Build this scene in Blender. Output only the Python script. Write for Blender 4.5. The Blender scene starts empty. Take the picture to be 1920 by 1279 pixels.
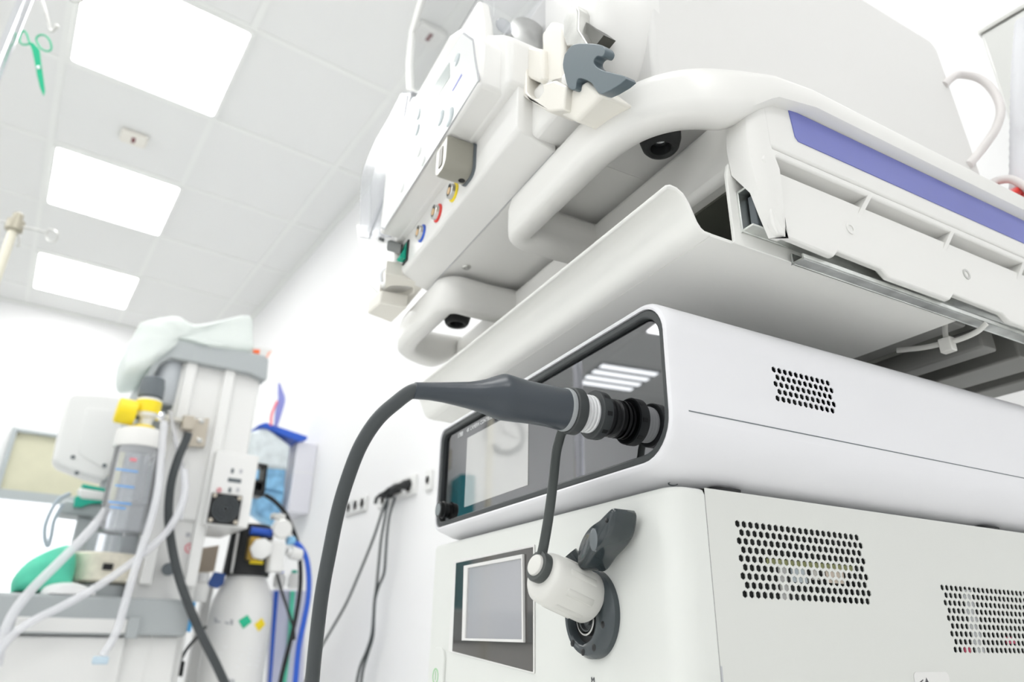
import bpy, bmesh, math, random
from mathutils import Vector, Matrix, noise
random.seed(7)
S = bpy.context.scene
COL = S.collection
R = math.radians
PI = math.pi

# ------------------------------------------------------------------ camera, light, exposure
H = 0.93                                   # lens height above the floor
CEIL = 3.0
FOC = 1297.6                               # focal length in pixels of a 1920 wide frame
cr = Vector((0.814, -0.580, 0.019)); cu = Vector((-0.242, -0.310, 0.919)); cf = Vector((0.528, 0.753, 0.393))
cf.normalize(); cr = (cr - cf * cr.dot(cf)).normalized(); cu = cr.cross(cf).normalized()
cam = bpy.data.cameras.new('camera'); camo = bpy.data.objects.new('camera', cam); COL.objects.link(camo)
M = Matrix((cr, cu, -cf)).transposed().to_4x4(); M.translation = (0, 0, H); camo.matrix_world = M
cam.sensor_width = 36; cam.lens = FOC / 1920 * 36; cam.clip_start = 0.01; cam.clip_end = 50
cam.dof.use_dof = True; cam.dof.focus_distance = 0.43; cam.dof.aperture_fstop = 8.0
S.camera = camo
S.view_settings.view_transform = 'Standard'; S.view_settings.look = 'None'
S.view_settings.gamma = 1; S.view_settings.use_curve_mapping = False
S.view_settings.exposure = 0.18
wd = bpy.data.worlds.new('room_air'); S.world = wd; wd.use_nodes = True
wd.node_tree.nodes['Background'].inputs[0].default_value = (1, 1, 1, 1)
wd.node_tree.nodes['Background'].inputs[1].default_value = 0.3
PANEL = 10.0                               # radiance of the ceiling light panels

# ------------------------------------------------------------------ frames: the room, and the trolley turned in it
YAW = R(-7.698)
CM = Matrix.Rotation(YAW, 3, 'Z')
def ray(px, py, fr):
    d = cf + cr * ((px - 960) / FOC) - cu * ((py - 639.5) / FOC)
    return CM.transposed() @ d if fr == 'c' else d
def on(fr, px, py, ax, v):
    d = ray(px, py, fr); return d * (v / d['XYZ'.index(ax)])
def c(px, py, **k):
    (ax, v), = k.items()
    if ax == 'D': return ray(px, py, 'c') * v
    return on('c', px, py, ax, v)
def w(px, py, **k):
    (ax, v), = k.items()
    if ax == 'D': return ray(px, py, 'w') * v
    return on('w', px, py, ax, v)
UP = Vector((0, 0, H))
def to_world(fr, p): return (CM @ Vector(p) if fr == 'c' else Vector(p)) + UP
INFO = {}

# ------------------------------------------------------------------ materials
def mat(name, col, rough=0.45, metal=0, spec=0.5, bump=0, bscale=200, var=0, vscale=3, coat=0, trans=0, emit=0, alpha=1, ior=1.45, sss=0):
    m = bpy.data.materials.new(name); m.use_nodes = True; nt = m.node_tree; b = nt.nodes['Principled BSDF']
    if len(col) == 3: col = (*col, 1)
    b.inputs['Base Color'].default_value = col; b.inputs['Roughness'].default_value = rough
    b.inputs['Metallic'].default_value = metal; b.inputs['Specular IOR Level'].default_value = spec
    b.inputs['Coat Weight'].default_value = coat; b.inputs['Transmission Weight'].default_value = trans
    b.inputs['IOR'].default_value = ior; b.inputs['Alpha'].default_value = alpha
    if emit: b.inputs['Emission Color'].default_value = col; b.inputs['Emission Strength'].default_value = emit
    if bump or var:
        tc = nt.nodes.new('ShaderNodeTexCoord')
    if bump:
        n = nt.nodes.new('ShaderNodeTexNoise'); n.inputs['Scale'].default_value = bscale; n.inputs['Detail'].default_value = 3
        nt.links.new(tc.outputs['Object'], n.inputs['Vector'])
        bp = nt.nodes.new('ShaderNodeBump'); bp.inputs['Strength'].default_value = bump; bp.inputs['Distance'].default_value = 0.001
        nt.links.new(n.outputs['Fac'], bp.inputs['Height']); nt.links.new(bp.outputs['Normal'], b.inputs['Normal'])
    if var:
        n = nt.nodes.new('ShaderNodeTexNoise'); n.inputs['Scale'].default_value = vscale; n.inputs['Detail'].default_value = 4
        nt.links.new(tc.outputs['Object'], n.inputs['Vector'])
        r = nt.nodes.new('ShaderNodeValToRGB'); e = r.color_ramp.elements
        e[0].position = 0.3; e[1].position = 0.7
        e[0].color = (*[max(0, x * (1 - var)) for x in col[:3]], 1); e[1].color = (*[min(1, x * (1 + var)) for x in col[:3]], 1)
        nt.links.new(n.outputs['Fac'], r.inputs['Fac']); nt.links.new(r.outputs['Color'], b.inputs['Base Color'])
    return m
def clear(name, col=(0.95, 0.96, 0.98), mixf=0.2, rough=0.08, body=0.0):
    m = bpy.data.materials.new(name); m.use_nodes = True; nt = m.node_tree; nt.nodes.clear()
    o = nt.nodes.new('ShaderNodeOutputMaterial'); t = nt.nodes.new('ShaderNodeBsdfTransparent'); t.inputs[0].default_value = (*col, 1)
    g = nt.nodes.new('ShaderNodeBsdfGlossy'); g.inputs['Roughness'].default_value = rough
    mx = nt.nodes.new('ShaderNodeMixShader'); mx.inputs[0].default_value = mixf
    if mixf >= .1:
        lw = nt.nodes.new('ShaderNodeLayerWeight'); lw.inputs['Blend'].default_value = mixf; nt.links.new(lw.outputs['Fresnel'], mx.inputs[0])
    nt.links.new(t.outputs[0], mx.inputs[1]); nt.links.new(g.outputs[0], mx.inputs[2]); last = mx
    if body:
        d = nt.nodes.new('ShaderNodeBsdfDiffuse'); d.inputs[0].default_value = (*col, 1)
        m2 = nt.nodes.new('ShaderNodeMixShader'); m2.inputs[0].default_value = body
        nt.links.new(mx.outputs[0], m2.inputs[1]); nt.links.new(d.outputs[0], m2.inputs[2]); last = m2
    nt.links.new(last.outputs[0], o.inputs[0]); return m
def emit(name, col, s):
    m = bpy.data.materials.new(name); m.use_nodes = True; nt = m.node_tree; nt.nodes.clear()
    o = nt.nodes.new('ShaderNodeOutputMaterial'); e = nt.nodes.new('ShaderNodeEmission')
    e.inputs[0].default_value = (*col, 1); e.inputs[1].default_value = s
    nt.links.new(e.outputs[0], o.inputs[0]); return m
m_wall = mat('wall_paint', (0.88, 0.88, 0.885), 0.7, bump=0.05, bscale=80)
m_ceil = mat('ceiling_tile', (0.84, 0.845, 0.835), 0.9, bump=0.1, bscale=150)
m_grid = mat('ceiling_grid', (0.87, 0.88, 0.86), 0.5)
m_floor = mat('vinyl_floor', (0.88, 0.88, 0.86), 0.4, var=0.04, vscale=20)
m_panel = emit('light_panel', (1, 1, 0.985), PANEL)
m_tube = emit('light_tube', (0.97, 1, 1), 4.0)
m_white = mat('white_plastic', (0.84, 0.835, 0.815), 0.35, bump=0.02, bscale=400)
m_shelf = mat('moulded_plastic', (0.82, 0.815, 0.79), 0.32, bump=0.015, bscale=300)
m_cream = mat('cream_plastic', (0.84, 0.815, 0.75), 0.4)
m_cover = mat('painted_sheet_metal', (0.78, 0.775, 0.76), 0.45, bump=0.02, bscale=900)
m_tray = mat('tray_powder_coat', (0.85, 0.85, 0.82), 0.5, bump=0.04, bscale=900)
m_ccu = mat('cool_white_shell', (0.80, 0.80, 0.825), 0.35, bump=0.015, bscale=900)
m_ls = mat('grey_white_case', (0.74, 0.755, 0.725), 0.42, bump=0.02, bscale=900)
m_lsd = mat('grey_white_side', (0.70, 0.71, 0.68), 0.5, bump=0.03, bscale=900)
m_gasket = mat('dark_gasket', (0.045, 0.05, 0.052), 0.45)
m_glass = mat('smoked_glass', (0.27, 0.27, 0.28), 0.015, metal=1)
m_lcd = mat('lcd_panel', (0.66, 0.66, 0.65), 0.03, spec=0.5, metal=.45)
m_lcdb = mat('lcd_blue_grey', (0.38, 0.385, 0.41), 0.08, spec=0.8, coat=0.5)
m_bezel = mat('dark_bezel', (0.15, 0.145, 0.14), 0.06, metal=.75)
m_black = mat('black_plastic', (0.012, 0.013, 0.014), 0.3)
m_rubber = mat('black_rubber', (0.018, 0.019, 0.02), 0.6, bump=0.1, bscale=300)
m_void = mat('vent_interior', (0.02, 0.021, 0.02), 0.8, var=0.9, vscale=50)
m_grip = mat('slate_grip', (0.052, 0.062, 0.075), 0.32, bump=0.03, bscale=300)
m_cable = mat('dark_cable', (0.055, 0.062, 0.066), 0.4)
m_strap = mat('strap_rubber', (0.06, 0.068, 0.066), 0.35)
m_lever = mat('lever_black', (0.03, 0.04, 0.044), 0.16, coat=0.4)
m_ring = mat('socket_ring', (0.06, 0.072, 0.078), 0.22)
m_cap = mat('cap_white', (0.72, 0.715, 0.68), 0.35)
m_thread = mat('white_ribbed', (0.78, 0.79, 0.80), 0.3)
m_blue = mat('stripe_blue', (0.16, 0.18, 0.50), 0.35, var=0.1, vscale=6)
m_steel = mat('brushed_steel', (0.62, 0.62, 0.60), 0.28, metal=1, var=0.15, vscale=60)
m_zinc = mat('zinc_plate', (0.66, 0.68, 0.66), 0.3, metal=1, var=0.25, vscale=40)
m_chrome = mat('chrome', (0.85, 0.86, 0.9), 0.12, metal=1)
m_beam = mat('beam_grey', (0.27, 0.27, 0.255), 0.5)
m_slate = mat('slate_hook', (0.115, 0.15, 0.172), 0.35, bump=0.03, bscale=400)
m_knob = mat('taupe_knob', (0.34, 0.33, 0.28), 0.28, var=0.05, vscale=30)
m_brass = mat('pin_insulator', (0.75, 0.52, 0.28), 0.4)
m_yel = mat('yellow_plastic', (0.93, 0.72, 0.02), 0.35)
m_red = mat('red_plastic', (0.75, 0.04, 0.03), 0.35)
m_blu = mat('blue_plastic', (0.03, 0.12, 0.62), 0.35)
m_sky = mat('sky_blue_film', (0.25, 0.52, 0.86), 0.4, var=0.35, vscale=22)
m_grn = mat('switch_green', (0.0, 0.42, 0.28), 0.25)
m_keypad = mat('keypad_film', (0.82, 0.84, 0.83), 0.3)
m_key = mat('key_grey', (0.52, 0.58, 0.60), 0.35)
m_disp = mat('display_grey', (0.50, 0.55, 0.54), 0.2)
m_ink = mat('print_ink', (0.10, 0.10, 0.11), 0.6)
m_inkl = mat('print_pale', (0.85, 0.86, 0.87), 0.5)
m_inkg = mat('print_grey', (0.5, 0.51, 0.53), 0.6)
m_clear = clear('clear_plastic', (0.97, 0.975, 0.985), 0.2, 0.06, 0.10)
m_pouch = clear('clear_pouch', (0.88, 0.89, 0.91), 0.15, 0.2, 0.20)
m_tint = clear('tinted_acrylic', (0.87, 0.875, 0.875), 0.05, 0.05, 0.06)
m_hose = clear('clear_hose', (0.955, 0.96, 0.985), 0.2, 0.1, 0.55)
m_drape = clear('green_film', (0.93, 0.97, 0.95), 0.05, 0.3, 0.60)
m_mach = mat('machine_white', (0.82, 0.82, 0.81), 0.4)
m_mach2 = mat('machine_panel', (0.81, 0.81, 0.80), 0.45)
m_mgrey = mat('machine_grey', (0.43, 0.46, 0.47), 0.4)
m_dgrey = mat('dark_grey_plastic', (0.13, 0.15, 0.165), 0.35)
m_teal = mat('teal_green', (0.02, 0.45, 0.32), 0.4)
m_mint = mat('mint_green', (0.10, 0.62, 0.42), 0.45, var=0.2, vscale=12)
m_lime = mat('soda_lime', (0.86, 0.81, 0.68), 0.6, var=0.08, vscale=60)
m_beige = mat('beige_metal', (0.55, 0.50, 0.42), 0.4)
m_brown = mat('cardboard', (0.45, 0.38, 0.30), 0.7)
m_blind = mat('roller_blind', (0.62, 0.61, 0.46), 0.7, var=0.04, vscale=8)
m_frame = mat('grey_frame', (0.42, 0.46, 0.47), 0.4)
m_lilac = mat('lilac_panel', (0.66, 0.67, 0.82), 0.5)
m_sciss = mat('green_anodised', (0.03, 0.52, 0.28), 0.3, metal=0.3)
m_orange = mat('orange_print', (0.9, 0.16, 0.04), 0.5)
m_pink = mat('pink_ribbon', (0.9, 0.25, 0.32), 0.5)
m_viol = mat('violet_ribbon', (0.28, 0.30, 0.68), 0.5)
m_navy = mat('navy_label', (0.03, 0.08, 0.28), 0.5)

# ------------------------------------------------------------------ mesh helpers
def rrect(a0, a1, b0, b1, r, n=6):
    out = []
    rr = r if isinstance(r, (list, tuple)) else (r,) * 4
    for k, (cx, cy, s) in enumerate(((a1 - rr[0], b1 - rr[0], 0), (a0 + rr[1], b1 - rr[1], 90), (a0 + rr[2], b0 + rr[2], 180), (a1 - rr[3], b0 + rr[3], 270))):
        for i in range(n + 1):
            t = R(s + 90 * i / n); out.append((cx + rr[k] * math.cos(t), cy + rr[k] * math.sin(t)))
    return out
def basis(d):
    d = Vector(d).normalized(); a = Vector((0, 0, 1)) if abs(d.z) < 0.9 else Vector((1, 0, 0))
    u = d.cross(a).normalized(); return u, u.cross(d).normalized(), d
def smooth(pts, n=8):
    P = [Vector(p) for p in pts]; P = [2 * P[0] - P[1]] + P + [2 * P[-1] - P[-2]]; out = []
    for i in range(1, len(P) - 2):
        a, b, d, e = P[i - 1:i + 3]
        for k in range(n):
            t = k / n
            out.append(0.5 * (2 * b + (d - a) * t + (2 * a - 5 * b + 4 * d - e) * t * t + (3 * b - a - 3 * d + e) * t ** 3))
    out.append(P[-2]); return out
class B:
    def __init__(s): s.v = []; s.f = []
    def add(s, v, f):
        o = len(s.v); s.v += [Vector(p) for p in v]; s.f += [[i + o for i in q] for q in f]; return s
    def box(s, x0, x1, y0, y1, z0, z1):
        v = [(x, y, z) for x in (x0, x1) for y in (y0, y1) for z in (z0, z1)]
        return s.add(v, [(0, 1, 3, 2), (4, 6, 7, 5), (0, 4, 5, 1), (2, 3, 7, 6), (0, 2, 6, 4), (1, 5, 7, 3)])
    def prism(s, pts, vec):
        P = [Vector(p) for p in pts]; n = len(P); vec = Vector(vec)
        return s.add(P + [p + vec for p in P], [list(range(n))[::-1], list(range(n, 2 * n))] + [(i, (i + 1) % n, n + (i + 1) % n, n + i) for i in range(n)])
    def poly(s, ax, pts, a0, a1):
        f = {'X': lambda p, a: (a, p[0], p[1]), 'Y': lambda p, a: (p[0], a, p[1]), 'Z': lambda p, a: (p[0], p[1], a)}[ax]
        return s.prism([f(p, a0) for p in pts], Vector(f((0, 0), a1)) - Vector(f((0, 0), a0)))
    def loops(s, L, close=True, cap=True):
        n = len(L[0]); v = [p for l in L for p in l]; f = []
        for i in range(len(L) - 1):
            for k in range(n if close else n - 1):
                f.append((i * n + k, i * n + (k + 1) % n, (i + 1) * n + (k + 1) % n, (i + 1) * n + k))
        if cap: f += [list(range(n))[::-1], list(range((len(L) - 1) * n, len(L) * n))]
        return s.add(v, f)
    def tube(s, path, r, n=14, cap=True, flat=None):
        P = [Vector(p) for p in path]; L = []
        rs = r if isinstance(r, list) else [r] * len(P)
        t = (P[1] - P[0]).normalized(); u = basis(t)[0]
        if flat: u = (Vector(flat) - t * t.dot(Vector(flat))).normalized()
        for i, p in enumerate(P):
            t = (P[min(i + 1, len(P) - 1)] - P[max(i - 1, 0)]).normalized(); u = (u - t * u.dot(t)).normalized(); q = t.cross(u)
            ri = rs[i]; a, b = ri if isinstance(ri, (list, tuple)) else (ri, ri)
            L.append([p + u * (a * math.cos(2 * PI * k / n)) + q * (b * math.sin(2 * PI * k / n)) for k in range(n)])
        return s.loops(L, cap=cap)
    def lathe(s, o, d, prof, n=32, cap=True, ell=1):
        u, q, d = basis(d); o = Vector(o)
        return s.loops([[o + d * t + (u * math.cos(2 * PI * k / n) + q * ell * math.sin(2 * PI * k / n)) * r for k in range(n)] for t, r in prof], cap=cap)
    def sweep(s, path, sec, cap=True):            # path in plan, section (sideways, up)
        P = [Vector(p) for p in path]; L = []
        for i, p in enumerate(P):
            t = P[min(i + 1, len(P) - 1)] - P[max(i - 1, 0)]; t.z = 0; t.normalize(); nrm = Vector((t.y, -t.x, 0))
            L.append([p + nrm * a + Vector((0, 0, b)) for a, b in sec])
        return s.loops(L, cap=cap)
    def ringplate(s, outer, inner, vec):          # equal-length loops
        n = len(outer); vec = Vector(vec); o = [Vector(p) for p in outer]; i_ = [Vector(p) for p in inner]
        return s.loops([o, [p + vec for p in o], [p + vec for p in i_], i_, o], cap=False)
    def ball(s, o, r, sc=(1, 1, 1), n=14):
        o = Vector(o); L = []
        for i in range(1, n):
            a = PI * i / n; L.append([o + Vector((sc[0] * r * math.sin(a) * math.cos(2 * PI * k / (2 * n)), sc[1] * r * math.sin(a) * math.sin(2 * PI * k / (2 * n)), sc[2] * r * math.cos(a))) for k in range(2 * n)])
        return s.loops(L)
def mesh_obj(name, b, m, parent=None, bevel=0, seg=3, ang=38, solid=0, origin=None, fr='w', sub=0):
    if parent is not None: fr, origin = INFO[parent.name]
    o0 = Vector(origin) if origin is not None else Vector((0, 0, 0))
    me = bpy.data.meshes.new(name); me.from_pydata([p - o0 for p in b.v], [], b.f)
    bm = bmesh.new(); bm.from_mesh(me)
    bmesh.ops.remove_doubles(bm, verts=bm.verts, dist=1e-6)
    bmesh.ops.recalc_face_normals(bm, faces=bm.faces); bm.to_mesh(me); bm.free()
    if ang:
        for p in me.polygons: p.use_smooth = True
        me.set_sharp_from_angle(angle=R(ang))
    me.materials.append(m)
    o = bpy.data.objects.new(name, me); COL.objects.link(o)
    if parent is not None: o.parent = parent
    else:
        o.location = to_world(fr, o0)
        if fr == 'c': o.rotation_euler = (0, 0, YAW)
    INFO[o.name] = (fr, o0)
    if solid:
        md = o.modifiers.new('thick', 'SOLIDIFY'); md.thickness = solid; md.offset = 0
    if bevel:
        md = o.modifiers.new('bevel', 'BEVEL'); md.width = bevel; md.segments = seg; md.limit_method = 'ANGLE'; md.angle_limit = R(35); md.harden_normals = False
    if sub:
        md = o.modifiers.new('sub', 'SUBSURF'); md.levels = sub; md.render_levels = sub
    return o
def tag(o, label, cat, group=None):
    o['label'] = label; o['category'] = cat
    if group: o['group'] = group
    return o
def thing(name, label, cat, base, fr='c', group=None):
    o = bpy.data.objects.new(name, None); COL.objects.link(o); o.empty_display_size = 0.02
    o.location = to_world(fr, base)
    if fr == 'c': o.rotation_euler = (0, 0, YAW)
    INFO[o.name] = (fr, Vector(base)); return tag(o, label, cat, group)
def solo(name, b, m, label, cat, base, fr='c', group=None, **k):
    return tag(mesh_obj(name, b, m, None, origin=base, fr=fr, **k), label, cat, group)
def struct(name, b, m, **k):
    o = mesh_obj(name, b, m, None, origin=(0, 0, -H), fr='w', **k); o['kind'] = 'structure'; return o
def text(name, s, size, o, xd, yd, m, parent, label=None):
    cv = bpy.data.curves.new(name, 'FONT'); cv.body = s; cv.size = size; cv.extrude = 0.00008; cv.materials.append(m)
    ob = bpy.data.objects.new(name, cv); COL.objects.link(ob); ob.parent = parent
    xd = Vector(xd).normalized(); yd = Vector(yd); yd = (yd - xd * yd.dot(xd)).normalized(); zd = xd.cross(yd)
    mm = Matrix((xd, yd, zd)).transposed().to_4x4(); mm.translation = Vector(o) - INFO[parent.name][1]
    bpy.context.view_layer.update()
    me = bpy.data.meshes.new_from_object(ob.evaluated_get(bpy.context.evaluated_depsgraph_get())); bpy.data.objects.remove(ob)
    if not me.materials: me.materials.append(m)
    ob = bpy.data.objects.new(name, me); COL.objects.link(ob); ob.parent = parent
    ob.matrix_local = mm; INFO[ob.name] = INFO[parent.name]; return ob
P = mesh_obj

# ------------------------------------------------------------------ room (world frame, heights measured from the lens: subtract H)
X0, X1, Y0, Y1 = -3.3, 1.066, -2.6, 5.5
Z0, Z1 = -H, CEIL - H
struct('floor', B().box(X0 - .1, X1 + .1, Y0 - .1, Y1 + .1, Z0 - .1, Z0), m_floor)
struct('wall_right', B().box(X1, X1 + .1, Y0 - .1, Y1 + .1, Z0, Z1 + .1), m_wall)
struct('wall_left', B().box(X0 - .1, X0, Y0 - .1, Y1 + .1, Z0, Z1 + .1), m_wall)
struct('wall_far', B().box(X0, X1, Y1, Y1 + .1, Z0, Z1 + .1), m_wall)
struct('wall_near', B().box(X0, X1, Y0 - .1, Y0, Z0, Z1 + .1), m_wall)
struct('ceiling', B().box(X0, X1, Y0, Y1, Z1, Z1 + .1), m_ceil)
GX = [0.297 + .57 * k for k in range(-6, 2)]; GY = [2.751 + .607 * k for k in range(-9, 6) if 2.751 + .607 * k < Y1 - .05]
g = B()
for x in GX: g.box(x - .012, x + .012, Y0, Y1, Z1 - .004, Z1 + .002)
for y in GY: g.box(X0, X1, y - .012, y + .012, Z1 - .0035, Z1 + .002)
struct('trim_1', g, m_grid)
struct('trim_2', B().box(X1 - .018, X1, Y0, Y1, Z1 - .02, Z1).box(X0, X1, Y1 - .018, Y1, Z1 - .02, Z1), m_grid)
LIGHTS = [(0.026, 2.447, 'nearest of the three square light panels overhead'), (0.026, 3.666, 'middle of the three square light panels overhead'), (0.026, 4.882, 'farthest small square light panel near the far wall'),
          (0.026, 1.23, None), (0.026, 0.02, None), (0.026, -1.2, None), (-2.25, 1.23, None), (-2.25, 2.447, None), (-2.25, 3.666, None), (-2.25, 0.02, None), (-2.25, -1.2, None)]
for x, y, lb in LIGHTS:
    t = thing('ceiling_light', lb or 'square white light panel in the ceiling outside the picture', 'ceiling light', (x, y, Z1 - .006), 'w', 'recessed ceiling light panels')
    P('diffuser', B().poly('Z', rrect(x - .268, x + .268, y - .277, y + .277, .012, 3), Z1 - .0068, Z1 - .0045), m_panel, t)
    o = rrect(x - .285, x + .285, y - .295, y + .295, .012, 3); i = rrect(x - .268, x + .268, y - .277, y + .277, .012, 3)
    P('frame', B().ringplate([(a, b, Z1 - .004) for a, b in o], [(a, b, Z1 - .004) for a, b in i], (0, 0, -.005)), m_grid, t)
t = thing('ceiling_light', 'louvred four tube ceiling light mirrored in the dark glass front', 'ceiling light', (-2.25, 4.9, Z1 - .006), 'w')
P('frame', B().box(-2.53, -1.97, 4.61, 5.19, Z1 - .008, Z1 - .003), m_mgrey, t)
for k in range(4):
    P('tube', B().box(-2.51, -1.99, 4.65 + .14 * k, 4.715 + .14 * k, Z1 - .014, Z1 - .008), m_tube, t)
for px, py, lb in ((252, 256, 'white smoke detector with red dot between the light panels'), (805, 62, 'white smoke detector seen through the grey tinted panel')):
    p = w(px, py, Z=Z1 - .002)
    t = thing('smoke_detector', lb, 'detector', p, 'w', 'ceiling detectors')
    P('housing', B().poly('Z', rrect(p.x - .055, p.x + .055, p.y - .045, p.y + .045, .015, 4), p.z, p.z - .022), m_cream if px < 400 else m_white, t, bevel=.006)
    P('sensor_lens', B().box(p.x - .008, p.x + .008, p.y - .022, p.y + .018, p.z - .024, p.z - .02), mat('sensor_red', (0.16, 0.02, 0.03), 0.3), t)
# window in the far wall
def win(x0, x1, z0, z1):
    fr = B(); y = Y1
    for a, b, q, e in ((x0 - .03, x0, z0 - .05, z1 + .025), (x1, x1 + .03, z0 - .05, z1 + .025), (x0, x1, z1, z1 + .022), (x0, x1, z0 - .05, z0), (x0, x1, .74, .80)):
        fr.box(a, b, y - .05, y, q, e)
    o = struct('window_1', fr, m_frame, bevel=.004)
    P('blind', B().box(x0, x1, y - .02, y - .012, .80, z1), m_blind, o)
    P('pane', B().box(x0, x1, y - .016, y - .008, z0, .74), emit('daylight_pane', (0.95, 0.97, 1), 1.6), o)
win(-.10, .55, .15, 1.17)
# unseen fill lights: glowing panels added on the near and left walls
o = struct('fill_light_near', B().box(-2.2, .9, Y0, Y0 + .04, -.1, 1.5), m_frame)
P('pane', B().box(-2.1, .8, Y0 + .03, Y0 + .05, -.02, 1.42), emit('fill_glow_near', (0.98, 0.985, 1), 0.9), o)
o = struct('fill_light_left', B().box(X0, X0 + .04, -1.7, 2.6, -.1, 1.5), m_frame)  # added glowing panel, lights the front faces and undersides
P('pane', B().box(X0 + .03, X0 + .05, -1.6, 2.5, -.02, 1.42), emit('fill_glow_left', (0.97, 0.985, 1), 1.5), o)

# ------------------------------------------------------------------ the trolley (turned frame: X runs back along the side, Y runs left along the front)
V = Vector
trol = thing('equipment_trolley', 'white equipment trolley with looped handles and blue striped side rail', 'trolley', (.50, .495, -H))
APZ = .2875
# moulded top board with recessed front edge
top = [(.301, .452), (.301, .574), (.303, .60), (.303, .735), (.80, .735), (.80, .262), (.303, .262), (.303, .43)]
b = B().poly('Z', [(.301, .262), (.301, .735), (.80, .735), (.80, .262)], APZ, .338)
P('shelf_top', b, m_shelf, trol, bevel=.006)
P('under_shade', B().box(.314, .79, .268, .728, APZ - .002, APZ - .0001), mat('underside_shade', (.085, .088, .072), .6), trol)  # near-black sheet paints the shade beneath the board
# handle loops: a rounded bar running forward from each rail, across the front and back to the board
def sec(wd, z0, z1, r): return [(a, q) for a, q in rrect(-wd / 2, wd / 2, z0, z1, r, 5)]
def arc(cx, cy, r, a0, a1, n=10): return [(cx + r * math.cos(R(a0 + (a1 - a0) * i / n)), cy + r * math.sin(R(a0 + (a1 - a0) * i / n)), 0) for i in range(n + 1)]
pr = [(.80, .246, 0), (.55, .246, 0), (.42, .2455, 0), (.345, .245, 0), (.312, .246, 0)] + [(x, y, 0) for x, y, z in smooth([(.312, .246, 0), (.280, .2505, 0), (.255, .262, 0), (.238, .284, 0), (.2315, .315, 0), (.231, .36, 0), (.231, .41, 0)], 6)][1:]
pr += arc(.244, .427, .0135, 180, 90, 6)[1:] + [(.275, .441, 0), (.306, .441, 0)]
hs = [(-.0125, .312), (-.0118, .304), (-.008, .3008), (.000, .3005), (.0065, .3025), (.0098, .307), (.0108, .313), (.0112, .318), (.0128, .3215), (.0142, .3265), (.0135, .3325), (.0100, .3375), (.003, .3395), (-.006, .3393), (-.0108, .336), (-.0125, .329)]
def vsweep(path, secf):
    L = []
    Q = [V(p) for p in path]
    for i, p in enumerate(Q):
        t = Q[min(i + 1, len(Q) - 1)] - Q[max(i - 1, 0)]; t.z = 0; t.normalize(); nrm = V((t.y, -t.x, 0))
        L.append([p + nrm * a + V((0, 0, b)) for a, b in secf(p)])
    return B().loops(L)
def bar(p, sgn=1):
    k = max(0, min(1, (p.x - .272) / .055)) if (p.y < .30 or p.y > .70) else 0
    k = k * k * (3 - 2 * k)
    k1 = max(0, min(1, (p.x - .233) / .12)) if (p.y < .31 or p.y > .69) else 0
    lo, hi = .3005 + .0275 * k, .3395 + .0085 * k1 * k1 * (3 - 2 * k1)
    out = [(a + .003 * k * (-1), lo + (z - .3005) / .039 * (hi - lo)) for a, z in hs]
    return out if sgn > 0 else [(-a, z) for a, z in out][::-1]
P('handle', vsweep(pr, bar), m_shelf, trol, ang=50)
pl = [(.80, .742, 0), (.55, .742, 0), (.36, .742, 0)] + [(x, y, 0) for x, y, z in smooth([(.36, .742, 0), (.30, .7425, 0), (.262, .737, 0), (.238, .722, 0), (.2315, .700, 0), (.231, .66, 0), (.231, .625, 0)], 6)][1:]
pl += [(p[0], p[1], 0) for p in arc(.244, .602, .0135, 180, 270, 6)[1:]] + [(.275, .590, 0), (.306, .588, 0)]
P('handle', vsweep(pl, lambda p: bar(p, -1)), m_shelf, trol, ang=50)
# right side rail: striped band, ledge with ribs, lower skirt with cut-outs
band = B().poly('Z', [(.80, .2385), (.302, .2385), (.302, .262), (.80, .262)], .287, .329)
P('side_band', band, m_shelf, trol, bevel=.0025)
y = .2378
st = [c(1480, 207, Y=.2385), c(1489, 255, Y=.2385), c(1493, 265, Y=.2385)]
zt, zb = .3265, .3015
sp = [(.3285, zt), (.3265, zt - .001), (.3285, zb + .003), (.331, zb), (.80, zb), (.80, zt)]
P('stripe', B().poly('Y', sp, .2386, .2379), m_blue, trol)
ledge = B()
ledge.poly('Y', [(.300, .2865), (.80, .2865), (.80, .281), (.3085, .281), (.2975, .271), (.2950, .2750)], .2385, .258)
P('ledge', ledge, m_shelf, trol, bevel=.0015)
# skirt slopes outward from under the ledge
sk = [(.300, .273), (.300, .245), (.300, .232), (.304, .2255), (.352, .2235), (.357, .2285), (.398, .2275), (.405, .2225), (.470, .2225), (.476, .2285), (.535, .2275), (.542, .2225), (.60, .2225), (.606, .2285), (.66, .228), (.666, .2225), (.80, .2225), (.80, .273)]
skirt = B().poly('Y', sk, .2425, .2475)
P('skirt', skirt, m_shelf, trol, bevel=.0012)
up = B().prism([(.300, .2425, .262), (.300, .2475, .262), (.300, .2605, .283), (.300, .2555, .283)], (.50, 0, 0))
P('skirt_recess', up, m_shelf, trol)
L = []
for z, px, py, yo in ((.2245, 1438, 424, .2425), (.238, 1424, 405, .2405), (.254, 1408, 372, .2392), (.272, 1396, 335, .2386), (.290, 1388, 300, .2385), (.310, 1386, 280, .2385), (.329, 1386, 262, .2390)):
    yi = .2488 if z < .268 else .2585
    xl = c(px, py, Y=.2485).x if z < .3 else L[-1][2].x
    xe = .309 if z < .28 else .3035
    L.append([V((xe, yo - .0001, z)), V((xl + .010, yo - .0001, z)), V((xl + .002, yo + .0045, z)), V((xl, .2485, z)), V((xl, yi, z)), V((xe, yi, z))])
frn = B().loops(L)
P('front_end', frn, m_shelf, trol, bevel=.002, ang=50)
for x in (.395, .487, .58, .67):
    P('rib', B().prism([(x, .2385, .2825), (x + .004, .2385, .2825), (x - .006, .2425, .2655), (x - .010, .2425, .2655)], (0, .014, 0)), m_shelf, trol)
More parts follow.
